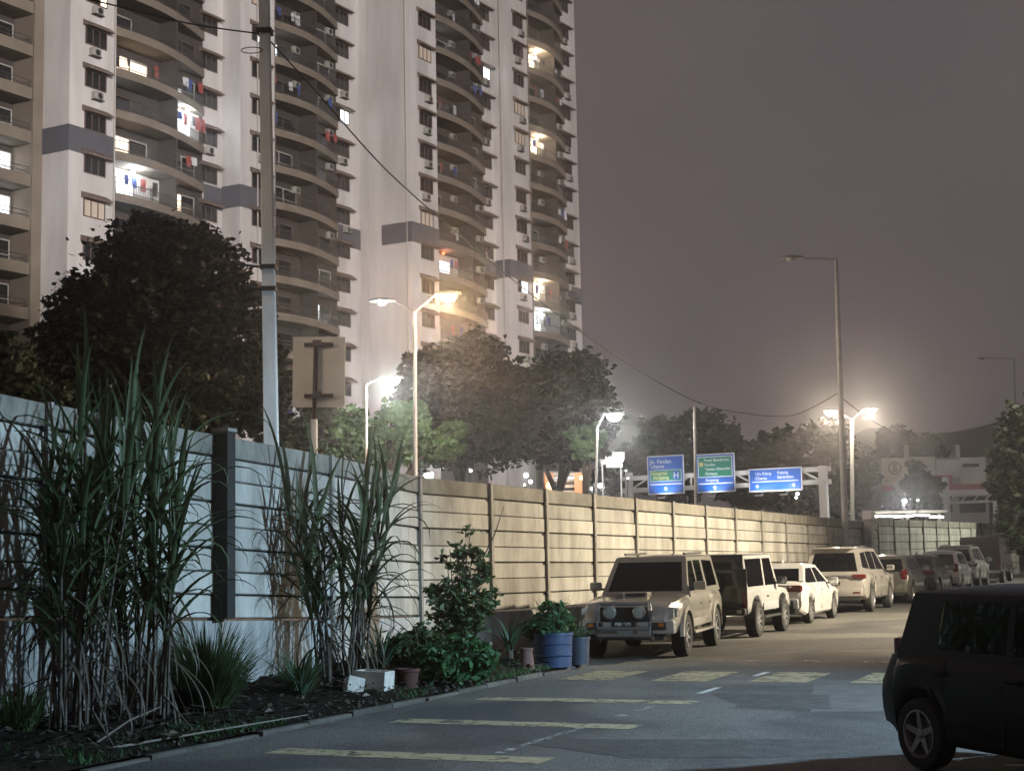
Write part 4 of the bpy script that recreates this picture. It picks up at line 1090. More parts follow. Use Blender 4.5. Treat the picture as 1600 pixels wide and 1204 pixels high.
    # wheels
    t_, r_ = wheel_meshes(sp['r'], sp.get('tw', .21), sp['r'] * sp.get('rimk', .66), sp.get('spokes', 5), sp.get('rim', ALLOY))
    for a in sp['axles']:
        for sg in (1, -1):
            q = link_mesh('wheel', t_, None, o, (a, sg * (sp['W'] / 2 - sp.get('tw', .21) * .5 - sp.get('inset', .03)), sp['r']), (0, 0, 0 if sg > 0 else math.pi))
            link_mesh('rim', r_, None, q)
            q2 = MB().lathe([(sp['r'] * .62, 0), (.0, 0)], 16, 'Y')
    # details: (name, centre, size, material, mirrored, bevel)
    for nm, c, s, m_, mir, bv in sp['bits']:
        for sg in ((1, -1) if mir else (1,)):
            MB().box((c[0], c[1] * sg, c[2]), s).build(nm, m_, body, bevel=bv, smooth=50)
    # door seams and handles
    for x, z0, z1 in sp.get('seams', ()):
        for sg in (1, -1): MB().box((x, sg * (sp['W'] / 2 - .014), (z0 + z1) / 2 - .11), (.012, .02, z1 - z0 - .22)).build('door_seam', BLACKT, body)
    for x, z in sp.get('handles', ()):
        for sg in (1, -1): MB().box((x, sg * (sp['W'] / 2 - .006), z - .07), (.17, .035, .03)).build('door_handle', sp.get('handlemat', pm), body, bevel=.01)
    mx_, mz = sp['mirror']
    for sg in (1, -1):
        q = MB().box((mx_, sg * (sp['W'] / 2 + .10), mz), (.13, .22, .16)).build('mirror', sp.get('mirrormat', pm), o, bevel=.04, smooth=50)
        MB().box((mx_ - .07, sg * (sp['W'] / 2 + .10), mz), (.008, .17, .11)).build('mirror_glass', CHROME, q)
        MB().box((mx_, sg * (sp['W'] / 2 - .02), mz - .05), (.06, .12, .04)).build('mirror_stalk', BLACKT, q)
    return o, body
def plate(body, x, z, txt, face, lines=1, w=.44, h=.12):
    MB().box((x, 0, z), (.015, w, h)).build('number_plate', PLATE, body)
    c = bpy.data.curves.new('plate_letters', 'FONT'); c.body = txt; c.size = h * .8 / lines; c.align_x = 'CENTER'; c.extrude = .002; c.offset = .003; c.space_line = .9
    return link_mesh('plate_letters', text_mesh(c, PLATEW), None, body, (x + .012 * face, 0, z + h * (-.3 if lines == 1 else .12)), (R(90), 0, R(90) if face > 0 else R(-90)))

away = (HD.x, HD.y); toward = (-HD.x, -HD.y)
def right_side(Y, W, off=0.0):
    """centre of a car whose road-side flank stands on the line of parked cars"""
    p = Vector((3.05 + (Y - 28.65) * 0.43 + off, Y, 0)); return (p - PD * (W / 2))
# --- pickup with canopy
GOLD = paint('champagne_paint', (0.40, 0.38, 0.335), .35, .34); GOLDL = paint('silver_lower_paint', (0.46, 0.44, 0.40), .35, .42)
sp = dict(L=5.0, W=1.76, r=.375, tw=.26, rimk=.60, spokes=6, inset=-.03, arch=1.2, axles=(1.5, -1.45), paint=GOLD, round=(.34, .12), tuck=.92,
          top=[(-2.5, .98), (-2.4, 1.08), (.55, 1.10), (.9, 1.09), (1.7, 1.04), (2.2, .98), (2.38, .90), (2.5, .70)],
          bot=[(-2.5, .52), (-2.3, .45), (2.2, .45), (2.5, .50)],
          cabin=(.98, .30, -2.25, -2.46, 1.06, 1.80, .80, .66), crown=.05,
          side_windows=[[(.75, 1.12), (.28, 1.66), (-.12, 1.69), (-.12, 1.12)], [(-.22, 1.12), (-.22, 1.69), (-.92, 1.69), (-.92, 1.12)], [(-1.12, 1.16), (-1.12, 1.67), (-2.12, 1.64), (-2.22, 1.16)]],
          seams=[(.62, .6, 1.06), (-.17, .5, 1.06), (-1.0, .45, 1.06)], handles=[(-.02, .95), (-.85, .95)], mirror=(.66, 1.22), mirrormat=GOLD,
          bits=[('headlight', (2.30, .62, .80), (.14, .40, .20), HLAMP, True, .03), ('indicator', (2.16, .80, .80), (.2, .12, .16), HLAMP, True, .03),
                ('bumper', (2.36, .0, .56), (.30, 1.70, .24), GOLDL, False, .06), ('fog_recess', (2.50, .56, .58), (.06, .30, .13), BLACKT, True, .02), ('fog_amber', (2.535, .63, .60), (.02, .10, .06), AMBER, True, .005),
                ('grille', (2.45, 0, .78), (.12, .92, .26), BLACKT, False, .02), ('bonnet_scoop', (1.55, .0, 1.10), (.36, .46, .09), GOLD, False, .03), ('scoop_mouth', (1.735, 0, 1.10), (.02, .36, .05), BLACKT, False, .004),
                ('running_board', (.05, .86, .40), (2.0, .18, .05), GOLDL, True, .015), ('skid_plate', (2.30, 0, .40), (.3, 1.3, .12), BLACKT, False, .02),
                ('tail_lamp', (-2.46, .70, .90), (.10, .16, .32), TLAMP, True, .02), ('rear_bumper', (-2.55, 0, .55), (.22, 1.6, .18), CHROME, False, .04),
                ('lower_trim', (.0, .872, .56), (2.1, .03, .14), GOLDL, True, .01), ('roof_rail', (-.9, .56, 1.80), (1.8, .04, .04), BLACKT, True, .01)])
pk, body = car('parked_pickup', "champagne pickup truck with a bull bar and canopy, parked facing downhill", sp, (2.62, 30.4), (-math.sin(R(17)), -math.cos(R(17))), 'vehicles parked along the wall', "pickup")
BAR = mat('bull_bar_steel', (0.30, 0.29, 0.29), .35, metal=.7)
bb_ = MB()
for sg in (1, -1): bb_.tube([(2.48, sg * .46, .36), (2.66, sg * .47, .45), (2.68, sg * .47, .85), (2.62, sg * .44, .97)], .038, 8)
for z, x in ((.43, 2.66), (.55, 2.68), (.97, 2.62)): bb_.tube([(x, -.46, z), (x, .46, z)], .034, 8)
bb_.build('bull_bar', BAR, body, smooth=40)
for sg in (1, -1):
    MB().lathe([(0, .05), (.09, .045), (.115, .02), (.115, -.03), (.06, -.08), (0, -.09)], 18, 'X', (2.60, sg * .26, .82)).build('spot_lamp', HLAMP, body, smooth=40)
    MB().tube([(2.52, sg * .8, .95), (2.52, sg * .8, .95)], .01, 4) if False else None
    for a in sp['axles']:                                      # arch flares
        fl = MB(); vs = []; fs = []
        for i in range(15):
            t = math.pi * i / 14; c_, s_ = math.cos(t), math.sin(t)
            for rr, yy in ((.44, .87), (.44, .925), (.52, .915), (.545, .86)): vs.append((a + rr * c_, sg * yy, .375 + rr * s_))
        for i in range(14):
            for k in range(3): fs.append((i * 4 + k, i * 4 + k + 1, i * 4 + 5 + k, i * 4 + 4 + k))
        fl.add(vs, fs).build('arch_flare', GOLDL, body, smooth=40)
plate(body, 2.70, .63, "BEK 6171", 1, 1, .42, .09)
# --- boxy white four-wheel drive, with the shade on its tail painted black
WHT = paint('white_paint_car', (0.52, 0.52, 0.51), .0, .4); BLK = paint('black_paint_car', (0.012, 0.012, 0.013), .1, .35)
sp = dict(L=3.75, W=1.62, r=.37, tw=.25, rimk=.62, spokes=8, inset=-.05, arch=1.22, axles=(1.12, -1.12), paint=WHT, round=(.10, .02), tuck=.96,
          top=[(-1.875, 1.02), (.55, 1.02), (.9, 1.0), (1.5, .96), (1.72, .90), (1.875, .80)], bot=[(-1.875, .50), (1.875, .50)],
          cabin=(.80, .42, -1.84, -1.87, .99, 1.76, .78, .70), crown=.04, cbev=.045, glass=TINT,
          side_windows=[[(.60, 1.06), (.36, 1.64), (-.30, 1.64), (-.30, 1.06)], [(-.42, 1.06), (-.42, 1.64), (-1.72, 1.64), (-1.74, 1.06)]],
          seams=[(.62, .55, 1.0), (-.36, .55, 1.0)], handles=[(-.22, .90)], handlemat=BLACKT, mirror=(.62, 1.14), mirrormat=BLACKT, rear_window=(.14, .82, .80),
          bits=[('tail_shade_panel', (-1.885, 0, .96), (.035, 1.60, .96), BLK, False, .02), ('tail_upper_shade', (-1.872, 0, 1.57), (.05, 1.44, .34), BLK, False, .01), ('tail_lamp', (-1.90, .73, .80), (.05, .09, .30), TLAMP, True, .01),
                ('rear_bumper', (-1.96, 0, .56), (.16, 1.56, .14), BLACKT, False, .03), ('bumper_lamp', (-2.045, .66, .56), (.02, .10, .07), HLAMP, True, .005),
                ('front_bumper', (1.95, 0, .58), (.16, 1.5, .14), BLACKT, False, .03), ('headlight', (1.86, .55, .78), (.05, .2, .2), HLAMP, True, .02),
                ('side_step', (0, .80, .40), (1.4, .12, .05), BLACKT, True, .01), ('lower_band', (0, .812, .62), (1.28, .02, .16), mat('grey_lower_paint', (.34, .35, .36), .5), True, .005)])
jp, body = car('parked_offroader', "boxy white off-roader with its shaded tail painted black, behind the pickup", sp, (4.80, 35.5), away, 'vehicles parked along the wall', "off-roader")
plate(body, -1.91, .86, "BCX\n4205", -1, 2, .34, .24)
MB().lathe([(.18, -.09), (.34, -.10), (.36, 0), (.34, .09), (.18, .08)], 24, 'X', (-2.02, .05, 1.12)).build('spare_wheel', TYRE, body, smooth=40)
# --- generic three-box and two-box bodies
def sedan(pm, L=4.45, H=1.47, W=1.70):
    return dict(L=L, W=W, r=.305, tw=.2, rimk=.70, spokes=8, inset=.02, axles=(L * .295, -L * .295), paint=pm, round=(.42, .12), tuck=.90,
        top=[(-L / 2, .72), (-L / 2 + .06, .93), (-L / 2 + .3, 1.02), (-L * .28, .98), (.0, .93), (L * .2, .92), (L * .33, .84), (L * .45, .70), (L / 2, .52)],
        bot=[(-L / 2, .34), (-L / 2 + .4, .22), (L / 2 - .3, .20), (L / 2, .28)],
        cabin=(1.10, .28, -.98, -1.78, .90, H, .765, .56), crown=.06,
        side_windows=[[(.82, .96), (.24, 1.34), (-.20, 1.37), (-.20, .97)], [(-.27, .97), (-.27, 1.37), (-.86, 1.36), (-1.42, 1.02), (-1.35, .98)]],
        seams=[(.78, .34, .92), (-.24, .32, .94), (-1.02, .5, .95)], handles=[(-.08, .86), (-.98, .88)], mirror=(.74, .98),
        bits=[('tail_lamp', (-L / 2 + .10, .62, .86), (.20, .36, .17), TLAMP, True, .05), ('boot_trim', (-L / 2 + .03, 0, .86), (.06, .8, .03), CHROME, False, .01),
              ('rear_bumper', (-L / 2 + .02, 0, .50), (.16, 1.46, .26), pm, False, .06), ('bumper_insert', (-L / 2 - .05, .52, .46), (.06, .18, .24), BLACKT, True, .02), ('diffuser', (-L / 2 + .0, 0, .34), (.14, 1.3, .14), BLACKT, False, .03),
              ('headlight', (L / 2 - .22, .60, .68), (.34, .34, .12), HLAMP, True, .04), ('antenna_fin', (-.75, 0, H + .03), (.16, .05, .07), pm, False, .015)])
sp = sedan(WHT)
cs, body = car('parked_car', "white sedan with red tail lamps, between the off-roader and the silver car", sp, right_side(40.6, 1.70, -0.45), away, 'vehicles parked along the wall')
plate(body, -4.45 / 2 - .075, .60, "VDG 3817", -1, 1, .42, .10)
def suv(pm, L=4.75, H=1.82, W=1.84, r=.385):
    k = H / 1.82
    return dict(L=L, W=W, r=r, tw=.24, rimk=.66, spokes=6, inset=.0, arch=1.16, axles=(L * .292, -L * .29), paint=pm, round=(.36, .10), tuck=.90,
        top=[(-L / 2, .80 * k), (-L / 2 + .08, 1.08 * k), (-.6, 1.10 * k), (.9, 1.08 * k), (1.6, 1.04 * k), (2.1, .94 * k), (L / 2, .70 * k)], bot=[(-L / 2, .50), (-L / 2 + .3, .36), (L / 2 - .3, .34), (L / 2, .42)],
        cabin=(1.22, .42, -1.95, -L / 2 + .12, 1.05 * k, H, .82, .62), crown=.06,
        side_windows=[[(.92, 1.14 * k), (.36, 1.64 * k), (-.12, 1.67 * k), (-.12, 1.15 * k)], [(-.20, 1.15 * k), (-.20, 1.67 * k), (-1.05, 1.67 * k), (-1.05, 1.17 * k)], [(-1.15, 1.18 * k), (-1.15, 1.66 * k), (-1.78, 1.64 * k), (-2.02, 1.24 * k)]],
        seams=[(.85, .45, 1.08 * k), (-.16, .42, 1.1 * k), (-1.1, .6, 1.1 * k)], handles=[(-.02, 1.0 * k), (-.95, 1.02 * k)], handlemat=CHROME, mirror=(.86, 1.18 * k),
        bits=[('tail_lamp', (-L / 2 + .10, .72, 1.00 * k), (.24, .34, .12), TLAMP, True, .03), ('tail_trim', (-L / 2 + .03, 0, 1.01 * k), (.06, 1.1, .05), CHROME, False, .01),
              ('rear_bumper', (-L / 2 + .03, 0, .58), (.18, 1.66, .26), pm, False, .07), ('under_guard', (-L / 2 + .05, 0, .42), (.16, 1.5, .16), BLACKT, False, .03), ('reflector', (-L / 2 - .05, .66, .56), (.03, .2, .05), TLAMP, True, .01),
              ('spoiler', (-2.02, 0, H - .04), (.26, 1.1, .04), pm, False, .015), ('headlight', (L / 2 - .2, .66, .90 * k), (.3, .36, .14), HLAMP, True, .03), ('roof_rail', (-.7, .56, H + .0), (1.9, .04, .04), CHROME, True, .01), ('side_step', (0, .86, .38), (1.9, .12, .05), BLACKT, True, .01)])
SIL = paint('silver_paint', (0.50, 0.47, 0.43), .5, .35)
cf, body = car('parked_car', "tall silver seven-seater parked ahead of the white sedan", suv(SIL), right_side(46.4, 1.84, -0.15), away, 'vehicles parked along the wall')
plate(body, -4.75 / 2 - .03, .82, "WC 4582", -1, 1, .42, .10)
def hatch(pm, L=3.75, H=1.53, W=1.66, r=.30, rim=ALLOY):
    return dict(L=L, W=W, r=r, tw=.19, rimk=.68, spokes=5, rim=rim, inset=.01, axles=(L * .325, -L * .325), paint=pm, round=(.42, .12), tuck=.90,
        top=[(-L / 2, .70), (-L / 2 + .08, .98), (-1.0, 1.0), (.2, .97), (.9, .95), (1.35, .86), (1.7, .74), (L / 2, .52)], bot=[(-L / 2, .34), (-L / 2 + .3, .24), (L / 2 - .3, .2), (L / 2, .28)],
        cabin=(1.12, .42, -1.35, -1.72, .94, H, .745, .58), crown=.06,
        side_windows=[[(.82, 1.02), (.36, 1.40), (-.10, 1.42), (-.10, 1.02)], [(-.18, 1.02), (-.18, 1.42), (-.95, 1.41), (-1.02, 1.04)], [(-1.08, 1.08), (-1.03, 1.38), (-1.18, 1.36), (-1.36, 1.10)]],
        seams=[(.80, .34, .98), (-.14, .3, 1.0), (-1.05, .62, 1.0)], handles=[(.0, .90), (-.92, .92)], mirror=(.74, 1.06),
        bits=[('tail_lamp', (-L / 2 + .08, .66, .92), (.18, .18, .30), TLAMP, True, .03), ('rear_bumper', (-L / 2 + .02, 0, .48), (.16, 1.46, .28), pm, False, .06), ('headlight', (L / 2 - .24, .58, .72), (.34, .34, .16), HLAMP, True, .05), ('bumper_foot', (-L / 2 + .05, 0, .32), (.12, 1.3, .12), BLACKT, False, .03)])
BRZ = paint('bronze_paint', (0.12, 0.115, 0.10), .4, .4); DGR = paint('dark_grey_paint', (0.05, 0.05, 0.052), .4, .35)
SIL2 = paint('pale_silver_paint', (0.45, 0.45, 0.44), .5, .35)
car('parked_car', "small bronze hatchback parked ahead of the tall silver car", hatch(BRZ), right_side(51.6, 1.66, 0.0), away, 'vehicles parked along the wall')
car('parked_car', "glossy black sedan with glowing red reflections in its tail", sedan(BLK), right_side(56.4, 1.70, 0.05), away, 'vehicles parked along the wall')
car('parked_car', "white hatchback parked ahead of the black sedan", hatch(WHT, 3.9, 1.56), right_side(61.2, 1.66, 0.1), away, 'vehicles parked along the wall')
car('parked_car', "silver people carrier parked behind the dark truck", suv(SIL2, 4.4, 1.72, 1.76, .33), right_side(65.8, 1.76, 0.1), away, 'vehicles parked along the wall')
# --- dark covered truck at the end of the row
MAROON = paint('maroon_paint', (0.014, 0.008, 0.008), .2, .4)
sp = dict(L=4.9, W=1.85, r=.34, tw=.22, rimk=.62, spokes=6, inset=.02, axles=(1.5, -1.35), paint=MAROON, round=(.2, .04), tuck=.95,
          top=[(-2.45, 1.10), (1.3, 1.1), (1.9, 1.0), (2.45, .8)], bot=[(-2.45, .5), (2.45, .4)], cabin=(1.9, 1.25, -2.38, -2.42, 1.06, 2.08, .88, .80), crown=.05, cbev=.05,
          side_windows=[[(1.55, 1.2), (1.15, 1.85), (.4, 1.85), (.4, 1.2)]], seams=[(1.4, .5, 1.1), (.3, .5, 1.1)], handles=[(.45, 1.0)], mirror=(1.5, 1.35), mirrormat=BLACKT, rear_window=None,
          bits=[('tail_lamp', (-2.46, .78, .92), (.05, .12, .34), TLAMP, True, .01), ('rear_step', (-2.55, 0, .52), (.2, 1.7, .14), CHROME, False, .03), ('tail_handle', (-2.46, .0, .95), (.03, .3, .06), CHROME, False, .01), ('headlight', (2.4, .6, .74), (.1, .3, .18), HLAMP, True, .02)])
car('parked_truck', "dark maroon covered truck at the far end of the parked row", sp, right_side(72.5, 1.85, 0.25), away, 'vehicles parked along the wall', "truck")
# --- black hatchback in the right foreground, facing the photographer
FBLK = mat('dusty_black_paint', (0.008, 0.006, 0.0055), .42, spec=.22, var=.3, scale=3)
sp = hatch(FBLK, 3.62, 1.58, 1.68, .305, DALLOY); sp['axles'] = (1.23, -1.23); sp['cabin'] = (1.14, .50, -1.44, -1.60, .94, 1.58, .755, .64); sp['side_windows'] = [[(.84, 1.02), (.44, 1.46), (-.10, 1.47), (-.10, 1.02)], [(-.18, 1.02), (-.18, 1.47), (-1.02, 1.47), (-1.06, 1.03)]]; sp['tw'] = .2; sp['spokes'] = 5; sp['inset'] = -.005
sp['bits'][0] = ('tail_lamp', (-3.62 / 2 + .05, .56, .95), (.08, .16, .30), mat('dark_tail_lens', (.08, .006, .006), .3), True, .03); sp['top'][0] = (-3.62 / 2, .86); sp['round'] = (.42, .16)
hd = Vector((math.sin(R(23.2)), -math.cos(R(23.2)), 0)); hd = Vector((0.394, -0.919, 0)).normalized()
wheelp = on_ground(1440, 14.1); left = Vector((-hd.y, hd.x, 0))     # the near rear wheel stands here
ctr = wheelp + hd * 1.23 + left * (1.68 / 2 - .09)
bk, body = car('black_hatchback', "dusty black hatchback with five-spoke wheels, on the road's right side", sp, ctr, (hd.x, hd.y), None)
# ================================================================== PLANTS ON THE VERGE
CANE = mat('cane_stem', (0.062, 0.052, 0.038), .7, var=.5, scale=7, stretch=(1, 1, 1.5), rand=.3)
CLEAF = leafmat('cane_leaf', (0.060, 0.088, 0.038), .5, 2.0); DRYL = leafmat('dry_leaf', (0.085, 0.07, 0.05), .4, 2.0)
SPIKE = leafmat('spike_leaf', (0.06, 0.11, 0.065), .4, 3.0); GRASS = leafmat('grass_leaf', (0.05, 0.08, 0.03), .5, 3.0)
SHRUB = leafmat('shrub_leaf', (0.06, 0.10, 0.035), .5, 3.0); HERB = leafmat('herb_leaf', (0.05, 0.13, 0.045), .5, 4.0)
def blade(L, w, a0, droop, n=9, fold=.25, twist=0.0):
    """one long leaf: starts at angle a0 above the horizontal and bends over"""
    vs = []; fs = []; p = Vector((0, 0, 0)); a = a0
    for i in range(n + 1):
        t = i / n; wd = w * (min(1, .35 + t * 4) * (1 - t ** 2.6) + .02)
        tw = twist * t; sy, sz = math.cos(tw), math.sin(tw)
        up = Vector((-math.sin(a), 0, math.cos(a)))
        side = Vector((0, sy, 0)) + up * sz
        vs += [p + side * wd / 2 + up * wd * fold, p, p - side * wd / 2 + up * wd * fold]
        p = p + Vector((math.cos(a), 0, math.sin(a))) * (L / n); a -= droop * (0.25 + 1.5 * t * t) / n * 2
    for i in range(n):
        q = i * 3; fs += [(q, q + 3, q + 4, q + 1), (q + 1, q + 4, q + 5, q + 2)]
    me = bpy.data.meshes.new('leaf'); me.from_pydata([tuple(v) for v in vs], [], fs); me.shade_smooth(); return me
def variants(m, specs):
    out = []
    for s in specs:
        me = blade(*s); me.materials.append(m); out.append(me)
    return out
CV = variants(CLEAF, [(1.55, .07, R(82), .45), (1.4, .068, R(76), .8), (1.5, .075, R(68), 1.5), (1.4, .07, R(62), 2.0), (1.25, .068, R(54), 2.4), (1.1, .06, R(46), 2.6), (1.5, .07, R(72), 2.2), (.95, .06, R(80), .3)])
CD = variants(DRYL, [(.9, .035, R(-30), 1.0), (1.1, .04, R(-10), 1.9), (.8, .03, R(-60), .4)])
def cane_clump(label, base, stems, hrange, seed, lean=.16, along=.5, across=.22):
    r = random.Random(seed); t = tag(empty('sugarcane', base), label, "cane plant")
    for i in range(stems):
        q = HD * r.uniform(-along, along) + PD * r.uniform(-across, across)
        H = r.uniform(*hrange); ax = q.normalized() * r.uniform(.1, 1) if q.length > .01 else Vector((0, 0, 0))
        tip = q + Vector((ax.x * lean * H + r.uniform(-.1, .1), ax.y * lean * H + r.uniform(-.1, .1), H))
        mid = q.lerp(tip, .5) - Vector((ax.x, ax.y, 0)) * .06 * H
        pts = []; rs = []
        for k in range(13):
            u = k / 12; p_ = (1 - u) ** 2 * q + 2 * u * (1 - u) * mid + u * u * tip
            pts.append(p_ + Vector((0, 0, -.1 if k == 0 else 0))); rs.append((.021 - .009 * u) * (1.0 if k % 2 else 1.18))
        MB().tube(pts, rs, 6).build('stem', CANE, t, smooth=60)
        nl = r.randint(10, 13)
        for k in range(nl):
            u = 1.0 - (k / nl) ** 1.15 * .72
            p_ = (1 - u) ** 2 * q + 2 * u * (1 - u) * mid + u * u * tip
            me = CV[min(len(CV) - 1, int(r.triangular(0, 6.99, 1.0 + k * .55)))] if k > 1 else CV[r.choice((0, 7, 1))]
            az = r.uniform(0, 2 * math.pi)
            s_ = r.uniform(.75, 1.1)
            link_mesh('leaf', me, None, t, p_, (r.uniform(-.15, .15), r.uniform(-.12, .12), az), (s_, s_, s_))
        for k in range(r.randint(3, 6)):
            u = r.uniform(.15, .6); p_ = (1 - u) ** 2 * q + 2 * u * (1 - u) * mid + u * u * tip
            link_mesh('dry_leaf', r.choice(CD), None, t, p_, (0, 0, r.uniform(0, 6.28)))
    return t
def vz(px, Y, h=.28): p = on_ground(px, Y); p.z += h; return p
cane_clump("tall sugarcane clump against the wall left of the dark column, its left half", vz(118, 16.7), 13, (1.8, 3.0), 3, along=.38, across=.22)
cane_clump("tall sugarcane clump against the wall left of the dark column, its right half", vz(232, 17.6), 14, (1.8, 3.1), 4, along=.36, across=.22)
cane_clump("sugarcane clump against the wall right of the dark column", vz(532, 21.9), 15, (1.6, 2.8), 5, lean=.24, along=.30, across=.24)

def tuft(name, label, base, n, L, w, mat_, seed, a=(50, 85), droop=1.0, cat="plant"):
    """spiky plant of separate long leaves"""
    r = random.Random(seed); t = tag(empty(name, base), label, cat)
    ms = variants(mat_, [(L * r.uniform(.75, 1.1), w, R(r.uniform(*a)), r.uniform(.4, 1.3) * droop, 7, .3) for _ in range(6)])
    for i in range(n):
        link_mesh('leaf', r.choice(ms), None, t, (r.uniform(-.05, .05), r.uniform(-.05, .05), 0), (r.uniform(-.1, .1), r.uniform(-.1, .1), 2 * math.pi * i / n + r.uniform(-.3, .3)), [r.uniform(.75, 1.1)] * 3)
    MB().tube([(0, 0, -.12), (0, 0, .10)], [.05, .035], 7).build('crown_base', CANE, t)
    return t
def grass_clump(name, label, base, n, L, spread, mat_, seed, cat="grass clump"):
    g = np.random.default_rng(seed); V = []; Fq = []
    for i in range(n):
        a = g.uniform(0, 6.283); rad = spread * math.sqrt(g.uniform()) * .35; el = R(g.uniform(42, 88)); dr = g.uniform(.4, 1.8); l = L * g.uniform(.6, 1.15); w = g.uniform(.006, .012)
        p = Vector((math.cos(a) * rad, math.sin(a) * rad, 0)); d = Vector((math.cos(a), math.sin(a), 0)); s = Vector((-d.y, d.x, 0)); k0 = len(V)
        for k in range(6):
            t = k / 5; ww = w * (1 - t ** 2) + .001; V += [p + s * ww, p - s * ww]
            p = p + (d * math.cos(el) + Vector((0, 0, math.sin(el)))) * l / 5; el -= dr * (.2 + t) / 5
        Fq += [(k0 + 2 * k, k0 + 2 * k + 1, k0 + 2 * k + 3, k0 + 2 * k + 2) for k in range(5)]
    t = tag(empty(name, base), label, cat)
    me = bpy.data.meshes.new('blades'); me.from_pydata([tuple(v) for v in V], [], Fq); me.materials.append(mat_)
    tag(link_mesh('blades', me, None, t), kind="stuff"); MB().tube([(0, 0, -.15), (0, 0, .08)], [.16, .10], 8).build('root_base', CANE, t)
    return t
grass_clump('lemongrass', "round dense grass clump at the foot of the dark column", vz(322, 18.6, .22), 900, .98, .75, GRASS, 31)
grass_clump('grass_tuft', "small grass tuft left of the broken white boxes", vz(468, 20.4, .2), 160, .55, .4, GRASS, 32)
grass_clump('grass_tuft', "wiry grass against the wall left of the sugarcane clumps", vz(30, 16.3, .25), 220, .5, .6, GRASS, 33)
tuft('spiky_plant', "spiky rosette plant left of the sugarcane right of the column", vz(470, 20.0, .15), 22, .85, .035, SPIKE, 41, (35, 80))
tuft('spiky_plant', "spiky upright plant behind the white boxes", vz(592, 22.6, .3), 26, 1.0, .045, SPIKE, 42, (45, 85), .7)
tuft('spiky_plant', "spiky bromeliad between the tall shrub and the blue tub", vz(797, 25.7, .35), 24, .75, .045, SPIKE, 43, (30, 80), .8)
def shrub(name, label, base, blobs, n, size, mat_, seed, stems, cat="shrub", clump=1.1):
    """blobs relative to base: (x, y, z, rx, ry, rz)"""
    t = tag(empty(name, base), label, cat)
    v = leaf_cloud([((b[0], b[1], b[2]), b[3:6]) for b in blobs], n, size, seed, (0, 0, 0), clump=clump, aspect=2.0)
    tag(link_mesh('foliage', cloud_mesh('foliage', v, mat_), None, t), kind="stuff")
    r = random.Random(seed)
    for i in range(stems):
        b = blobs[i % len(blobs)]
        MB().tube([(r.uniform(-.06, .06), r.uniform(-.06, .06), -.1), (b[0] * .4, b[1] * .4, b[2] * .5), (b[0] + r.uniform(-.1, .1), b[1], b[2] + b[5] * .5)], [.016, .012, .005], 5).build('stem', BARK, t)
    return t
r_ = random.Random(5); bl = []
for (x1, z1) in ((-.30, 1.0), (-.12, 1.65), (.05, 1.45), (.20, 1.85), (.50, 1.30), (.62, 1.02), (-.20, .8), (.34, .75), (.02, 1.1), (.40, 1.6)):
    for k in range(7):
        u = .3 + .7 * k / 6; bl.append((x1 * u + r_.uniform(-.06, .06), r_.uniform(-.12, .12), z1 * u ** .8 + r_.uniform(-.05, .05), .13 * (1.35 - .6 * u), .11, .09))
shrub('tall_shrub', "tall loose leafy shrub in front of the wall right of the sugarcane", vz(712, 24.6, .3), bl, 2600, .062, SHRUB, 51, 70, clump=3.2)
MB().tube([(0, 0, 0), (.28, .05, .55), (.42, 0, .95)], [.012, .009, .003], 5).build('twig', DRYL, bpy.data.objects['tall_shrub'], (.35, 0, 1.35))
shrub('bushy_herb', "dense bright bushy herb spilling over the kerb before the pots", vz(700, 22.6, .12),
      [(-.15, 0, .30, .34, .3, .26), (.22, .05, .36, .32, .3, .28), (.0, -.1, .18, .45, .25, .16), (.45, .1, .25, .22, .2, .2)], 2600, .07, HERB, 52, 6)
shrub('bushy_herb', "dark bushy herb behind the white boxes", vz(632, 22.9, .18), [(0, 0, .34, .34, .3, .28), (.25, .1, .45, .25, .2, .22)], 1300, .07, GRASS, 53, 4)
# ---------------------------------------------------------------- pots, boxes and tubs
def potmesh(name, label, base, r0, r1, h, m, cat="pot", soil=True, group=None, rim=.015):
    t = tag(empty(name, base), label, cat, group)
    MB().lathe([(0, 0), (r0, 0), (r0 + (r1 - r0) * .5, h * .5), (r1, h - .04), (r1 + rim, h - .04), (r1 + rim, h), (r1 - .015, h), (r1 - .03, h - .07), (0, h - .07)], 26, 'Z').build('vessel', m, t, smooth=35)
    if soil: MB().lathe([(0, h - .05), (r1 - .03, h - .06)], 18, 'Z').build('soil_fill', SOIL, t)
    return t
BLUE = mat('blue_plastic', (0.03, 0.065, 0.21), .45, var=.35, scale=5, rough=.45) if False else mat('blue_plastic', (0.022, 0.045, 0.105), .5, var=.4, scale=5)
BLUED = mat('grey_blue_plastic', (0.035, 0.043, 0.065), .5, var=.3, scale=5)
p0 = vz(864, 25.9, .07)
t = potmesh('blue_tub', "wide blue plastic drum cut as a plant tub, by the pickup", p0, .29, .315, .54, BLUE, "tub")
for z in (.18, .36): MB().lathe([(.300, z - .015), (.322, z), (.300, z + .015)], 26, 'Z').build('hoop', BLUE, t, smooth=40)
p1 = vz(903, 26.35, .07)
potmesh('blue_tub', "narrower dull blue plastic tub half behind the wide one", p1, .17, .19, .44, BLUED, "tub")
potmesh('clay_pot', "pinkish tapered clay pot beside the blue tub", vz(822, 25.2, .08), .125, .095, .34, mat('pink_clay', (.12, .065, .055), .85, var=.4, scale=6))
potmesh('clay_pot', "dark red clay pot under the bushy herb", vz(636, 21.9, .12), .13, .16, .26, mat('red_clay', (.06, .022, .017), .85, var=.3, scale=6))
potmesh('grey_bucket', "grey bucket with a pale rim behind the bushy herb", vz(748, 24.3, .15), .15, .19, .42, mat('grey_plastic', (.10, .105, .10), .6, var=.3, scale=5), "bucket")
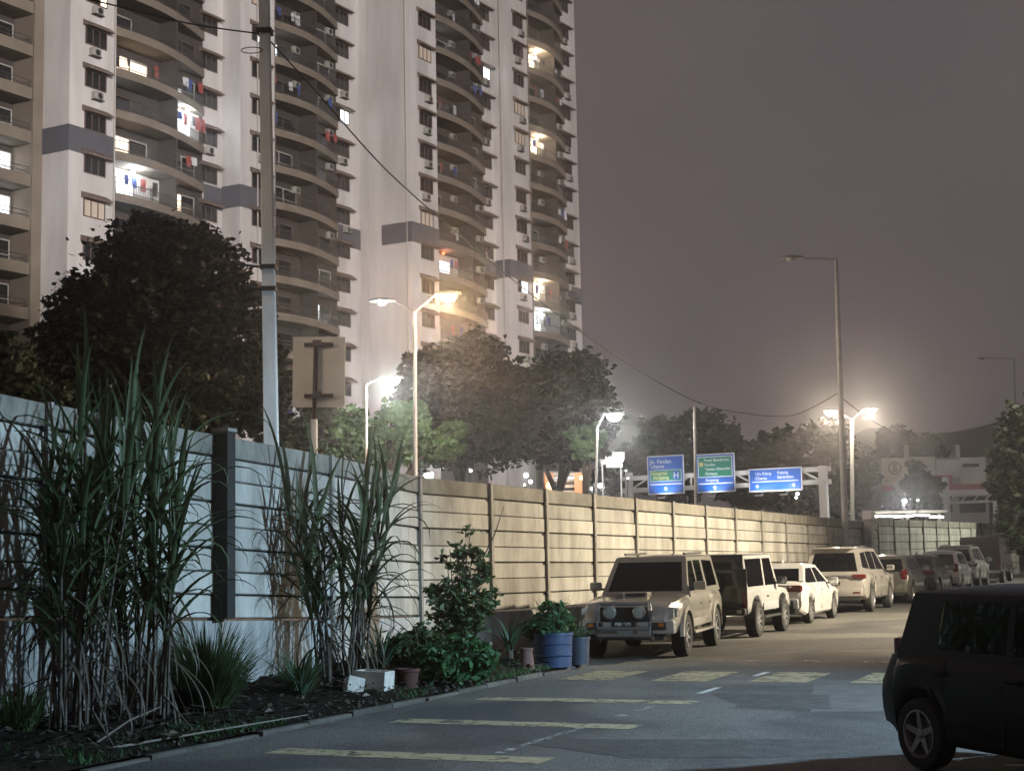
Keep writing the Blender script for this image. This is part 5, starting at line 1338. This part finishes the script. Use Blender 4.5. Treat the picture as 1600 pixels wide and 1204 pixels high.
potmesh('white_pot', "small white plastic pot under the tall shrub", vz(692, 24.1, .3), .09, .12, .22, mat('white_plastic', (.5, .5, .48), .5, var=.2, scale=5))
FOAM = mat('dirty_foam', (0.60, 0.585, 0.54), .85, dark=(.34, .32, .28), scale=5, bump=.4, bscale=30)
def foam_box(label, base, size, rot):
    t = tag(empty('foam_box', base), label, "box", None); t.rotation_euler = rot
    w, d, h = size; k = .03
    MB().box((0, 0, .02), (w, d, .04)).build('bottom', FOAM, t, bevel=.006)
    for s in (1, -1):
        MB().box((0, s * (d / 2 - k / 2), h / 2 + .021), (w, k, h - .042)).build('side', FOAM, t, bevel=.006)
        MB().box((s * (w / 2 - k / 2), 0, h / 2 + .021), (k, d - 2 * k - .004, h - .042)).build('side', FOAM, t, bevel=.006)
    for i in range(2): MB().tube([(-.08 + .14 * i, -d / 2 - .003, h * .5), (-.08 + .14 * i, -d / 2 + .01, h * .5)], .014, 6).build('hole', BLACKT, t)
    return t
foam_box("white foam box standing open among the plants", vz(583, 21.4, .10), (.44, .34, .30), (0, R(3), R(-18)))
foam_box("smaller broken foam box tipped against the larger one", vz(549, 21.0, .10), (.22, .24, .24), (R(-14), R(14), R(20)))
SACK = mat('grey_sack', (.22, .24, .26), .9, var=.3, scale=6, bump=.6)
t = tag(empty('sack', vz(655, 24.0, .25)), "slumped pale grey sack against the wall under the shrub", "sack")
MB().lathe([(0, 0), (.22, .02), (.27, .15), (.24, .35), (.15, .48), (.05, .52), (0, .50)], 16, 'Z').build('bag', SACK, t, smooth=60)
MB().lathe([(.055, .50), (.06, .53), (.09, .60), (.0, .55)], 10, 'Z').build('tied_neck', SACK, t, smooth=60)
# planting in the blue tubs: rooted in the tub
b = p0 + Vector((0, 0, .48))
shrub('tub_plant', "bushy green plant growing in the wide blue tub", b, [(-.12, 0, .16, .28, .25, .20), (.12, 0, .20, .24, .22, .22), (-.02, 0, .38, .24, .2, .15), (-.30, 0, .12, .18, .15, .15)], 2000, .06, HERB, 61, 5)
grass_clump('tub_grass', "upright grass growing in the wide blue tub", b, 110, .65, .5, SPIKE, 62, "grass")
tuft('tub_spiky_plant', "arching spiky plant growing in the narrower blue tub", p1 + Vector((0, 0, .38)), 18, .62, .04, SPIKE, 63, (25, 75))
# sticks and litter on the soil
STICK = mat('dry_stick', (.16, .14, .115), .85, var=.3, scale=8)
def stick(label, a, b_, r, bend=.04):
    a, b_ = Vector(a), Vector(b_); m = a.lerp(b_, .5) + Vector((0, 0, bend))
    o = MB().tube([Vector((0, 0, 0)), m - a, b_ - a], [r, r * .85, r * .5], 6).build('fallen_stick', STICK, None, a, smooth=60)
    tag(o, label, "stick", "sticks on the soil")
stick("bare forked stick leaning from the soil by the sugarcane", vz(152, 15.9, .16), at(252, 1103, 16.6), .013)
stick("crossed bare stick lying on the soil by the sugarcane", at(146, 1112, 16.3), at(178, 1165, 15.5), .012, .0)
stick("slanting stick in front of the grass clump", at(252, 1080, 17.6), at(300, 1138, 16.9), .012, .0)
stick("long pale pole lying along the kerb", vz(172, 15.7, .13), vz(480, 18.3, .15), .013, .0)
LIT = mat('litter_white', (.5, .5, .48), .8)
for i, (px, Y) in enumerate(((270, 16.5), (571, 20.3), (420, 18.6))):
    o = MB().add([(-.05, -.03, 0), (.06, -.04, .02), (.05, .04, .01), (-.03, .05, .03), (0, 0, .05)], [(0, 1, 4), (1, 2, 4), (2, 3, 4), (3, 0, 4), (0, 3, 2, 1)]).build('litter_scrap', LIT, None, vz(px, Y, .16))
    tag(o, ("crumpled white scrap by the long pole", "white scrap on the kerb before the bushy herb", "white scrap below the grass clump")[i], "litter")
# stone chips and rubble along the kerb
rub = MB(); g = np.random.default_rng(77)
for i in range(260):
    a = g.uniform(-9, 3); c = -abs(g.normal(0, .35)) - .08; p = street(a, c); s = g.uniform(.012, .05)
    h = .06 + .22 * min(1, (-c) / 1.6)
    rub.box((p.x, p.y, p.z + h), (s * g.uniform(.7, 1.4), s, s * .7), Euler((g.uniform(0, 1), g.uniform(0, 1), g.uniform(0, 3))).to_matrix())
tag(rub.build('rubble', mat('rubble_stone', (.05, .046, .04), .95, var=.5, scale=9)), "loose stone chips and rubble along the kerb", kind="stuff")
V = []; Fq = []; g = np.random.default_rng(79)
for i in range(1500):
    a = g.uniform(-10, 3.2); c = -g.uniform(.1, 2.2); p = street(a, c); p.z += .12 + .22 * min(1, (-c) / 1.6) + .02; an = g.uniform(0, 6.28); l = g.uniform(.03, .09); w = l * g.uniform(.25, .5)
    d = Vector((math.cos(an), math.sin(an), g.uniform(-.3, .4))) * l; q = Vector((-math.sin(an), math.cos(an), g.uniform(-.4, .4))) * w; k = len(V)
    V += [p - d, p + q, p + d, p - q]; Fq.append((k, k + 1, k + 2, k + 3))
me = bpy.data.meshes.new('leaf_litter'); me.from_pydata([tuple(v) for v in V], [], Fq); me.materials.append(mat('litter_brown', (.045, .035, .025), .9, var=.6, scale=12))
tag(link_mesh('leaf_litter', me), "dead leaves scattered over the verge soil", kind="stuff")
# low moss and weeds along the kerb edge
g = np.random.default_rng(78); V = []; Fq = []
for i in range(5200):
    a = g.uniform(-9.5, 3.4); c = -abs(g.normal(0, .5)) - .05
    if math.sin(a * 1.7) + math.sin(a * .63 + 1) + g.normal() * .4 < .35: continue
    p = street(a, c); p.z += .06 + .20 * min(1, (-c) / 1.6); an = g.uniform(0, 6.28); l = g.uniform(.03, .10); d = Vector((math.cos(an), math.sin(an), 0)); s = Vector((-d.y, d.x, 0)) * .006
    k = len(V); V += [p + s, p - s, p + d * l * .6 + Vector((0, 0, l))]; Fq.append((k, k + 1, k + 2))
me = bpy.data.meshes.new('weeds'); me.from_pydata([tuple(v) for v in V], [], Fq); me.materials.append(HERB)
tag(link_mesh('weeds', me), "short weeds and moss along the kerb", kind="stuff")
# ================================================================== LAMPS OF THE STREET OUTSIDE THE PICTURE, HAZE
def tall_lamp(label, base, H, arm, lens, power, col, target, cone, rad=.25, name='street_lamp', blend=.6):
    b = Vector((base[0], base[1], gz(base[1]))); t = tag(empty(name, b), label, "street lamp")
    MB().tube([(0, 0, -.2), (0, 0, H * .5), (0, 0, H)], [.12, .10, .07], 10).build('pole', POLEM, t, smooth=40)
    e = Vector((arm[0], arm[1], H + .15)); MB().tube([(0, 0, H), e * .5 + Vector((0, 0, H * .5 + .15)), e], .05, 8).build('arm', POLEM, t, smooth=40)
    hd = MB().box(e + Vector((0, 0, .02)), (.35, .7, .14)).build('lamp_head', POLEM, t, bevel=.04)
    MB().box(e + Vector((0, 0, -.065)), (.24, .5, .03)).build('lens', lens, hd)
    light('lamp_light', 'SPOT', b + e + Vector((0, 0, -.25)), power, col, t, target, rad, cone, blend)
# warm lamp on the right-hand side of the street, past the black hatchback
WL = (19.5, 36.0)
tall_lamp("tall warm street lamp on the right-hand side of the road", WL, 7.5, (-1.6, .4), EM_WARM, 33000, (1, .86, .62), (7.0, 39.5, -1.0), R(110))
# cool lamp behind the photographer's right shoulder
tall_lamp("cool white street lamp on the right, beside the black hatchback", (15.0, 16.0), 6.5, (-1.4, .2), EM_COOL, 22000, (.50, .77, 1.0), (-5.0, 20.5, -4.0), R(70), .4, blend=.6)
# greenish lamp near the far end of the wall
tall_lamp("greenish white street lamp on the right by the far end of the wall", (31.0, 70.0), 8.0, (-1.6, .5), EM_COOL, 9000, (.95, 1, .80), (20, 77, 1), R(150))
tall_lamp("warm highway lamp behind the wall, beyond the picture's left edge", (-12.5, 21.5), 9.0, (.9, .6), EM_WARM, 1300, (1, .84, .62), (-7.0, 31.0, 3.0), R(150))
tall_lamp("added unseen pale lamp lighting the billboard building from the right", (48.0, 128.0), 11.0, (-1.2, .6), EM_WARM, 2800, (1, .93, .86), (34, 146, 4), R(130))  # lamp added out of view to brighten the billboard building
# added mast out of view, put in only to light the tower
fm = tag(empty('added_flood_mast', (70, -90, 0)), "added unseen floodlight mast far behind the camera, lighting the tower", "floodlight")
MB().tube([(0, 0, -.2), (0, 0, 34)], [.4, .2], 12).build('mast', STEEL, fm, smooth=40)
MB().box((0, 0, 34), (3, .3, .3)).build('crossarm', STEEL, fm)
for x in (-1.2, -.4, .4, 1.2):
    h_ = MB().box((x, .3, 34.3), (.6, .3, .5)).build('floodlight', STEEL, fm, bevel=.04)
light('added_flood', 'SPOT', (70, -89, 34.5), 1.35e6, (1, .90, .84), fm, (-12, 128, 46), R(24), .25, .25) if False else None
light('added_flood', 'SPOT', (70, -89, 34.5), 2.45e6, (1, .95, .92), fm, (-12, 128, 48), 1.0, R(22), .3)
# even night haze round everything
HZ = bpy.data.materials.new('night_haze'); HZ.use_nodes = True; nt = HZ.node_tree; nt.nodes.clear()
ou = nt.nodes.new("ShaderNodeOutputMaterial"); pv = nt.nodes.new("ShaderNodeVolumePrincipled")
pv.inputs["Color"].default_value = (.92, .90, .90, 1); pv.inputs["Density"].default_value = HAZE_D; pv.inputs["Anisotropy"].default_value = 0.93
nt.links.new(pv.outputs[0], ou.inputs["Volume"])
hz = MB().box((50, 255, 36), (1320, 760, 78)).build('haze', HZ); tag(hz, "thin even night haze over the whole street", kind="stuff")
